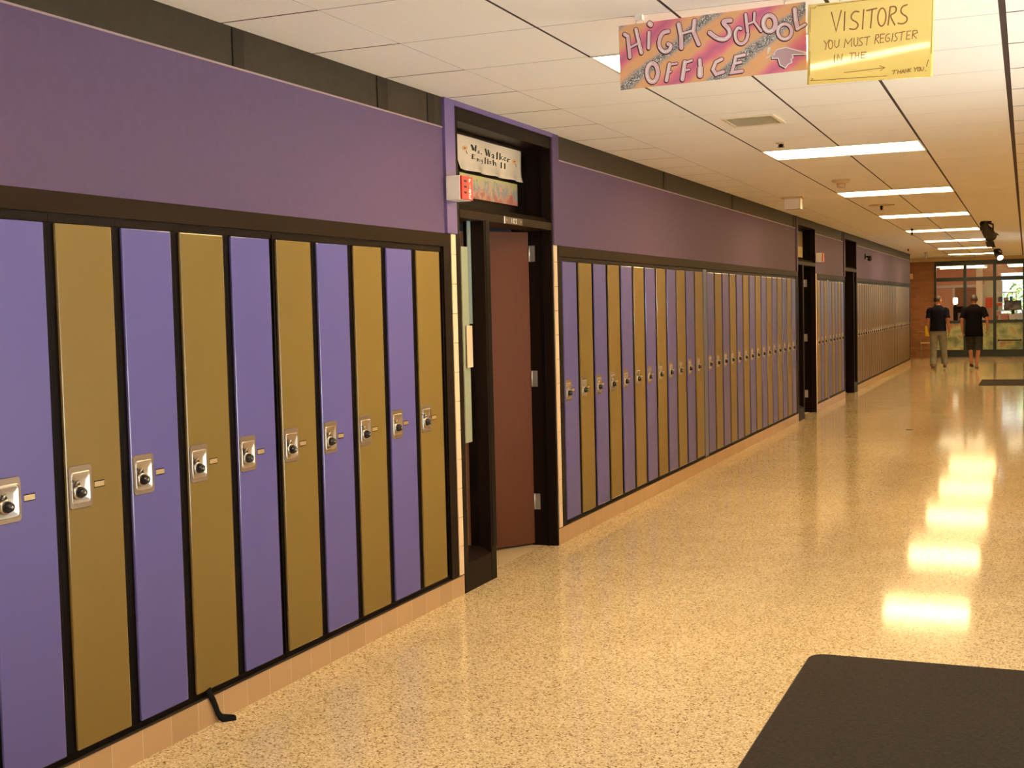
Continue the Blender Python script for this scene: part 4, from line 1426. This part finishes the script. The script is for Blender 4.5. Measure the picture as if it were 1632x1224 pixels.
# bush outside the lobby window
def bush(name, label, c, rx, ry, rz, n, m, seed):
    rn_ = random.Random(seed)
    o = thing(name, label, 'bush', (c[0], c[1], 0))
    q = MB()
    for i in range(n):
        th, ph = rn_.uniform(0, 2 * math.pi), math.acos(rn_.uniform(-1, 1))
        rr_ = rn_.uniform(0.6, 1.0)
        p = Vector((rx * rr_ * math.sin(ph) * math.cos(th), ry * rr_ * math.sin(ph) * math.sin(th), c[2] + rz * rr_ * math.cos(ph)))
        d = Vector((rn_.uniform(-1, 1), rn_.uniform(-1, 1), rn_.uniform(-1, 1))).normalized()
        e = d.orthogonal().normalized()
        L_ = rn_.uniform(0.10, 0.18)
        q.add([p, p + d * L_ * 0.5 + e * L_ * 0.28, p + d * L_, p + d * L_ * 0.5 - e * L_ * 0.28], [(0, 1, 2, 3)], m)
    q.build('foliage', o)
    q = MB()
    for k in range(4):
        q.tube([(0.05 * k, 0, 0), (0.12 * (k - 1.5), 0.05 * k, c[2] * 0.5), (0.3 * (k - 1.5), 0.1, c[2])], [0.04, 0.03, 0.015], M['wood'], 8)
    q.build('stem', o)
    return o
bush('shrub', 'leafy green shrub outside the lobby window, behind the right glass pane', (2.9, 45.3, 1.5), 1.1, 0.7, 0.85, 620, M['leaves'], 5)
structure(MB().box((-4, YBK + 0.1, -0.12), (10, 60, -0.02), mat('lawn', (0.16, 0.26, 0.05), 0.9, var=0.3, vscale=3)).build('ground_lawn'))

# ------------------------------------------------------------------ chair by the brick wall
o = thing('student_chair', 'yellow backed chair with thin metal legs and a side writing tablet, by the brick wall', 'chair', (0.10, 37.35, 0), R(0))
bk = MB()
pts = [(-0.05, 0.20), (-0.06, 0.0), (-0.055, -0.02)]
bm = bmesh.new()
bmesh.ops.create_grid(bm, x_segments=8, y_segments=8, size=0.5)
for q in bm.verts:
    u, v = q.co.x, q.co.y
    q.co = Vector((0.10 + 0.19 * u, -0.17 + 0.10 * u * u - 0.03 * v, 0.77 + 0.30 * v))
r_ = bmesh.ops.extrude_face_region(bm, geom=bm.faces[:])
bmesh.ops.translate(bm, vec=(0, 0.015, 0), verts=[e for e in r_['geom'] if isinstance(e, bmesh.types.BMVert)])
bk.bm(bm, M['yellowplastic'], True)
bk.build('backrest', o)
st = MB().box((-0.12, -0.16, 0.42), (0.24, 0.22, 0.44), M['cream'], 0.008)
st.build('seat', o)
for lx, ly in ((-0.11, -0.15), (0.22, -0.15), (-0.11, 0.2), (0.22, 0.2)):
    top = 0.64 if (ly < 0 and lx > 0) else 0.42
    MB().tube([(lx * 1.08, ly * 1.1, 0), (lx, ly, 0.41), (lx, ly, top)], 0.010, M['chrome'], 8).build('leg', o)
tb = MB().box((-0.20, -0.10, 0.735), (-0.02, 0.30, 0.752), M['oak'], 0.006)
tb.tube([(-0.125, 0.1, 0.42), (-0.16, 0.1, 0.6), (-0.14, 0.1, 0.735)], 0.009, M['chrome'], 8)
tb.build('writing_tablet', o)

# ------------------------------------------------------------------ people
def skin_body(name, nodes, edges, m, parent, levels=2):
    names = list(nodes)
    me = bpy.data.meshes.new(name)
    me.from_pydata([nodes[k][0] for k in names], [(names.index(a), names.index(c)) for a, c in edges], [])
    ob = bpy.data.objects.new(name, me)
    COL.objects.link(ob)
    sk = ob.modifiers.new('skin', 'SKIN')
    sk.use_smooth_shade = True
    lay = me.skin_vertices[0] if me.skin_vertices else None
    for i, k in enumerate(names):
        r = nodes[k][1]
        lay.data[i].radius = r if isinstance(r, tuple) else (r, r)
        lay.data[i].use_root = (i == 0)
    ss = ob.modifiers.new('sub', 'SUBSURF')
    ss.levels = levels
    ss.render_levels = levels
    dg = bpy.context.evaluated_depsgraph_get()
    nm = bpy.data.meshes.new_from_object(ob.evaluated_get(dg))
    vs = [v.co[:] for v in nm.vertices]
    fs = [tuple(p.vertices) for p in nm.polygons]
    bpy.data.objects.remove(ob)
    return vs, fs


def interp(pts, n=4):
    """catmull-rom through points"""
    P_ = [Vector(p) for p in pts]
    out = []
    for i in range(len(P_) - 1):
        p0, p1, p2, p3 = P_[max(i - 1, 0)], P_[i], P_[i + 1], P_[min(i + 2, len(P_) - 1)]
        for k in range(n):
            t = k / n
            out.append(0.5 * ((2 * p1) + (p2 - p0) * t + (2 * p0 - 5 * p1 + 4 * p2 - p3) * t * t + (3 * p1 - p0 - 3 * p2 + p3) * t ** 3))
    out.append(P_[-1])
    return out


def limb(mb, pts, rads, m, n=4, seg=14, flat=None):
    path = interp(pts, n)
    rr_ = []
    for i in range(len(rads) - 1):
        for k in range(n):
            t = k / n
            a, c = rads[i], rads[i + 1]
            rr_.append((a[0] * (1 - t) + c[0] * t, a[1] * (1 - t) + c[1] * t))
    rr_.append(rads[-1])
    mb.tube(path, rr_, m, seg, True, flat)


def person(label, loc, J, cloth):
    root = thing('person', label, 'person', loc)
    n = {}
    n['pelvis'] = ((0, 0, 0.93), (0.11, 0.08))
    n['waist'] = ((0, 0.0, 1.10), (0.115, 0.08))
    n['chest'] = ((0, 0.0, 1.28), (0.13, 0.085))
    n['neckbase'] = ((0, 0.0, 1.40), (0.08, 0.06))
    n['neck'] = ((0, 0.015, 1.50), (0.058, 0.058))
    n['headlow'] = ((0, 0.03, 1.56), (0.06, 0.065))
    ed = [('pelvis', 'waist'), ('waist', 'chest'), ('chest', 'neckbase'), ('neckbase', 'neck'), ('neck', 'headlow')]
    for sd in ('L', 'R'):
        n['hip' + sd] = (J['hip' + sd], 0.095)
        n['knee' + sd] = (J['knee' + sd], 0.055)
        cal = Vector(J['knee' + sd]) * 0.62 + Vector(J['ankle' + sd]) * 0.38
        n['calf' + sd] = (tuple(cal + Vector((0, -0.012, 0))), 0.052)
        n['ankle' + sd] = (J['ankle' + sd], 0.034)
        n['heel' + sd] = (J['heel' + sd], 0.034)
        n['toe' + sd] = (J['toe' + sd], 0.028)
        ed += [('pelvis', 'hip' + sd), ('hip' + sd, 'knee' + sd), ('knee' + sd, 'calf' + sd), ('calf' + sd, 'ankle' + sd), ('ankle' + sd, 'heel' + sd), ('ankle' + sd, 'toe' + sd)]
        n['sh' + sd] = (J['sh' + sd], 0.05)
        n['el' + sd] = (J['el' + sd], 0.042)
        n['wr' + sd] = (J['wr' + sd], 0.028)
        n['palm' + sd] = (J['palm' + sd], (0.036, 0.02))
        ed += [('neckbase', 'sh' + sd), ('sh' + sd, 'el' + sd), ('el' + sd, 'wr' + sd), ('wr' + sd, 'palm' + sd)]
    vs, fs = skin_body('body', n, ed, M['skin'], root)
    body = MB()
    body.add(vs, fs, M['skin'], True)
    # five fingers rooted in each palm
    for sd in ('L', 'R'):
        w_, p_ = Vector(J['wr' + sd]), Vector(J['palm' + sd])
        d = (p_ - w_).normalized()
        fwd = Vector((0, 1, 0))
        e = (fwd - d * fwd.dot(d)).normalized()
        inn = Vector((1 if sd == 'L' else -1, 0, 0))
        for k, ln in enumerate((0.062, 0.075, 0.080, 0.072)):
            b0 = p_ + e * (-0.027 + 0.018 * k)
            body.tube([b0 - d * 0.01, b0 + d * ln * 0.5 + inn * 0.004, b0 + d * ln * 0.85 + inn * 0.018, b0 + d * ln + inn * 0.03], [0.010, 0.009, 0.008, 0.006], M['skin'], 8)
        b0 = w_ * 0.45 + p_ * 0.55 + e * 0.02
        body.tube([b0, b0 + e * 0.028 + d * 0.02, b0 + e * 0.034 + d * 0.05 + inn * 0.01], [0.013, 0.011, 0.008], M['skin'], 8)
    # head with face, turned by J['turn']
    rot = Matrix.Rotation(R(J['turn']), 4, 'Z')
    hc = Vector((0, 0.035, 1.625))
    bm = bmesh.new()
    bmesh.ops.create_icosphere(bm, subdivisions=4, radius=1)
    for q in bm.verts:
        x, y, z = q.co
        jaw = 1 - 0.22 * max(0.0, -z)
        fx, fy, fz = 0.077 * x * jaw, 0.097 * y * (1 - 0.10 * max(0.0, -z)), 0.113 * z
        if y > 0:
            fy += 0.022 * math.exp(-((x / 0.16) ** 2) - ((z + 0.10) / 0.24) ** 2)     # nose
            fy -= 0.012 * math.exp(-(((abs(x) - 0.36) / 0.2) ** 2) - ((z - 0.05) / 0.14) ** 2)   # eye sockets
            fy += 0.006 * math.exp(-((x / 0.34) ** 2) - ((z + 0.48) / 0.10) ** 2)   # lips
            fy += 0.008 * math.exp(-((x / 0.3) ** 2) - ((z + 0.86) / 0.2) ** 2)    # chin
        q.co = (rot @ Vector((fx, fy, fz))) + hc
    body.bm(bm, M['skin'], True)
    for sx in (-1, 1):
        body.ball((rot @ Vector((sx * 0.078, -0.008, -0.006))) + hc, (0.012, 0.02, 0.032), M['skin'])
        body.ball((rot @ Vector((sx * 0.028, 0.084, 0.008))) + hc, (0.012, 0.008, 0.007), M['whiteink'], 2)
        body.ball((rot @ Vector((sx * 0.028, 0.0915, 0.008))) + hc, 0.004, M['hair'], 1)
        body.tube([(rot @ Vector((sx * 0.014, 0.098, 0.028))) + hc, (rot @ Vector((sx * 0.045, 0.085, 0.028))) + hc], 0.005, M['hair'], 6)
    body.tube([(rot @ Vector((-0.022, 0.094, -0.054))) + hc, (rot @ Vector((0, 0.101, -0.053))) + hc, (rot @ Vector((0.022, 0.094, -0.054))) + hc], 0.004, mat('lips', (0.40, 0.11, 0.08), 0.5), 6)
    body.build('body', root)
    # hair cap
    bm = bmesh.new()
    bmesh.ops.create_icosphere(bm, subdivisions=4, radius=1)
    dl = []
    for q in bm.verts:
        x, y, z = q.co
        lim = -0.32 if y < -0.1 else (0.10 if y < 0.35 else 0.52 + 0.15 * y)
        if z < lim:
            dl.append(q)
    bmesh.ops.delete(bm, geom=dl, context='VERTS')
    for q in bm.verts:
        x, y, z = q.co
        q.co = (rot @ Vector((0.083 * x, 0.104 * y - 0.002, 0.119 * z + 0.002))) + hc
    hr = MB()
    hr.bm(bm, M['hair'], True)
    ho = hr.build('hair', root)
    md_ = ho.modifiers.new('thick', 'SOLIDIFY')
    md_.thickness = 0.008
    # shirt
    sh_ = MB()
    tz = J['hem']
    ring = [(tz, 0.188, 0.152, -0.012), (tz + 0.04, 0.188, 0.152, -0.012), (1.02, 0.178, 0.138, -0.008), (1.14, 0.172, 0.124, 0), (1.26, 0.184, 0.124, 0), (1.35, 0.190, 0.120, -0.005),
            (1.41, 0.182, 0.108, -0.005), (1.45, 0.142, 0.090, 0.0), (1.485, 0.100, 0.076, 0.006), (1.51, 0.074, 0.066, 0.012), (1.516, 0.064, 0.062, 0.014)]
    seg = 28
    vs, fs = [], []
    for z, rx, ry, oy in ring:
        for k in range(seg):
            a = 2 * math.pi * k / seg
            ca, sa = math.cos(a), math.sin(a)
            wob = 1 + 0.02 * math.sin(5 * a + 9 * z) * (1 if z < 1.2 else 0.3)
            vs.append((J.get('bulk', 1) * rx * wob * math.copysign(abs(ca) ** 0.85, ca), oy + ry * wob * math.copysign(abs(sa) ** 0.85, sa), z))
    for i in range(len(ring) - 1):
        for k in range(seg):
            fs.append((i * seg + k, i * seg + (k + 1) % seg, (i + 1) * seg + (k + 1) % seg, (i + 1) * seg + k))
    sh_.add(vs, fs, cloth['shirt'], True)
    for sd, sg_ in (('L', -1), ('R', 1)):
        a, c = Vector(J['sh' + sd]), Vector(J['el' + sd])
        s0 = a + Vector((-0.055 * sg_, 0, 0.005))
        end = a + (c - a) * J.get('sleeve', 0.72)
        limb(sh_, [s0, a + Vector((0.01 * sg_, 0, -0.01)), a + (c - a) * 0.4, end], [(0.05, 0.06), (0.066, 0.07), (0.066, 0.072), (0.070, 0.076)], cloth['shirt'], 3, 16)
    sh_.build('shirt', root)
    # trousers or shorts
    tr = MB()
    wr_ = [(J['waistz'], 0.160, 0.115), (0.97, 0.168, 0.122), (0.90, 0.178, 0.132), (0.83, 0.172, 0.128), (0.80, 0.150, 0.115)]
    vs, fs = [], []
    for z, rx, ry in wr_:
        for k in range(seg):
            a = 2 * math.pi * k / seg
            vs.append((rx * math.cos(a), -0.01 + ry * math.sin(a), z))
    for i in range(len(wr_) - 1):
        for k in range(seg):
            fs.append((i * seg + k, i * seg + (k + 1) % seg, (i + 1) * seg + (k + 1) % seg, (i + 1) * seg + k))
    fs.append(tuple((len(wr_) - 1) * seg + k for k in range(seg)))
    tr.add(vs, fs, cloth['trousers'], True)
    for sd in ('L', 'R'):
        h, k_, a = Vector(J['hip' + sd]), Vector(J['knee' + sd]), Vector(J['ankle' + sd])
        if cloth['long']:
            limb(tr, [h + Vector((0, 0, 0.02)), h * 0.55 + k_ * 0.45, k_, k_ * 0.5 + a * 0.5, a + Vector((0, -0.01, 0.0))],
                 [(0.102, 0.108), (0.095, 0.098), (0.075, 0.08), (0.075, 0.08), (0.078, 0.086)], cloth['trousers'], 4, 18)
        else:
            limb(tr, [h + Vector((0, 0, 0.02)), h * 0.55 + k_ * 0.45, k_ + Vector((0, 0, -0.06))], [(0.108, 0.112), (0.106, 0.112), (0.096, 0.104)], cloth['trousers'], 5, 18)
    tr.build('trousers' if cloth['long'] else 'shorts', root)
    for sd in ('L', 'R'):
        h, t = Vector(J['heel' + sd]), Vector(J['toe' + sd])
        fdir = (t - h).normalized()
        q = MB()
        dn = Vector((0, 0, -1))
        if cloth['long']:
            limb(q, [h - fdir * 0.035, h + fdir * 0.02, h * 0.4 + t * 0.6, t + fdir * 0.07], [(0.03, 0.03), (0.042, 0.04), (0.04, 0.046), (0.02, 0.03)], cloth['shoe'], 4, 14, flat=(0, 0, 1))
            q.build('shoe', root)
        else:
            limb(q, [h - fdir * 0.045 + dn * 0.030, h + fdir * 0.04 + dn * 0.033, t + dn * 0.026, t + fdir * 0.075 + dn * 0.024], [(0.010, 0.034), (0.010, 0.036), (0.010, 0.046), (0.010, 0.03)], cloth['shoe'], 4, 14, flat=(0, 0, 1))
            q.tube([t + Vector((-0.045, -0.03, -0.02)), t + Vector((0, 0.03, 0.034)), t + Vector((0.045, -0.03, -0.02))], 0.009, cloth['shoe'], 8)
            q.build('sandal', root)
    return root


J1 = dict(hipL=(-0.09, 0, 0.90), hipR=(0.09, 0, 0.90), kneeL=(-0.10, 0.03, 0.49), kneeR=(0.115, 0.14, 0.50), ankleL=(-0.105, -0.10, 0.095), ankleR=(0.135, 0.20, 0.12),
          heelL=(-0.105, -0.135, 0.042), heelR=(0.135, 0.165, 0.058), toeL=(-0.11, 0.02, 0.038), toeR=(0.14, 0.33, 0.062),
          shL=(-0.178, -0.01, 1.40), shR=(0.178, -0.01, 1.40), elL=(-0.222, -0.05, 1.13), elR=(0.225, -0.07, 1.13), wrL=(-0.215, 0.06, 0.92), wrR=(0.245, 0.03, 0.92),
          palmL=(-0.210, 0.10, 0.85), palmR=(0.245, 0.06, 0.84), turn=-42, hem=0.90, waistz=1.02)
person('man in a dark navy T-shirt and faded grey jeans walking away, seen from behind', (0.86, 31.45, 0.0), J1,
       dict(shirt=M['navy'], trousers=M['jeans'], long=True, shoe=M['shoe']))
J2 = dict(hipL=(-0.09, 0, 0.90), hipR=(0.09, 0, 0.90), kneeL=(-0.085, 0.20, 0.52), kneeR=(0.10, 0.02, 0.50), ankleL=(-0.06, 0.02, 0.16), ankleR=(0.06, -0.02, 0.10),
          heelL=(-0.06, -0.02, 0.12), heelR=(0.06, -0.055, 0.045), toeL=(-0.055, 0.10, 0.075), toeR=(0.055, 0.085, 0.042),
          shL=(-0.200, -0.01, 1.40), shR=(0.200, -0.01, 1.40), elL=(-0.268, -0.07, 1.14), elR=(0.295, -0.05, 1.16), wrL=(-0.262, 0.03, 0.91), wrR=(0.300, 0.10, 0.94),
          palmL=(-0.250, 0.07, 0.84), palmR=(0.290, 0.15, 0.88), turn=4, hem=0.755, waistz=1.0, bulk=1.08, sleeve=0.80)
person('man in a black T-shirt and dark knee length shorts with sandals, walking away', (1.655, 31.6, 0.0), J2,
       dict(shirt=M['blacktee'], trousers=M['shorts'], long=False, shoe=M['sole']))
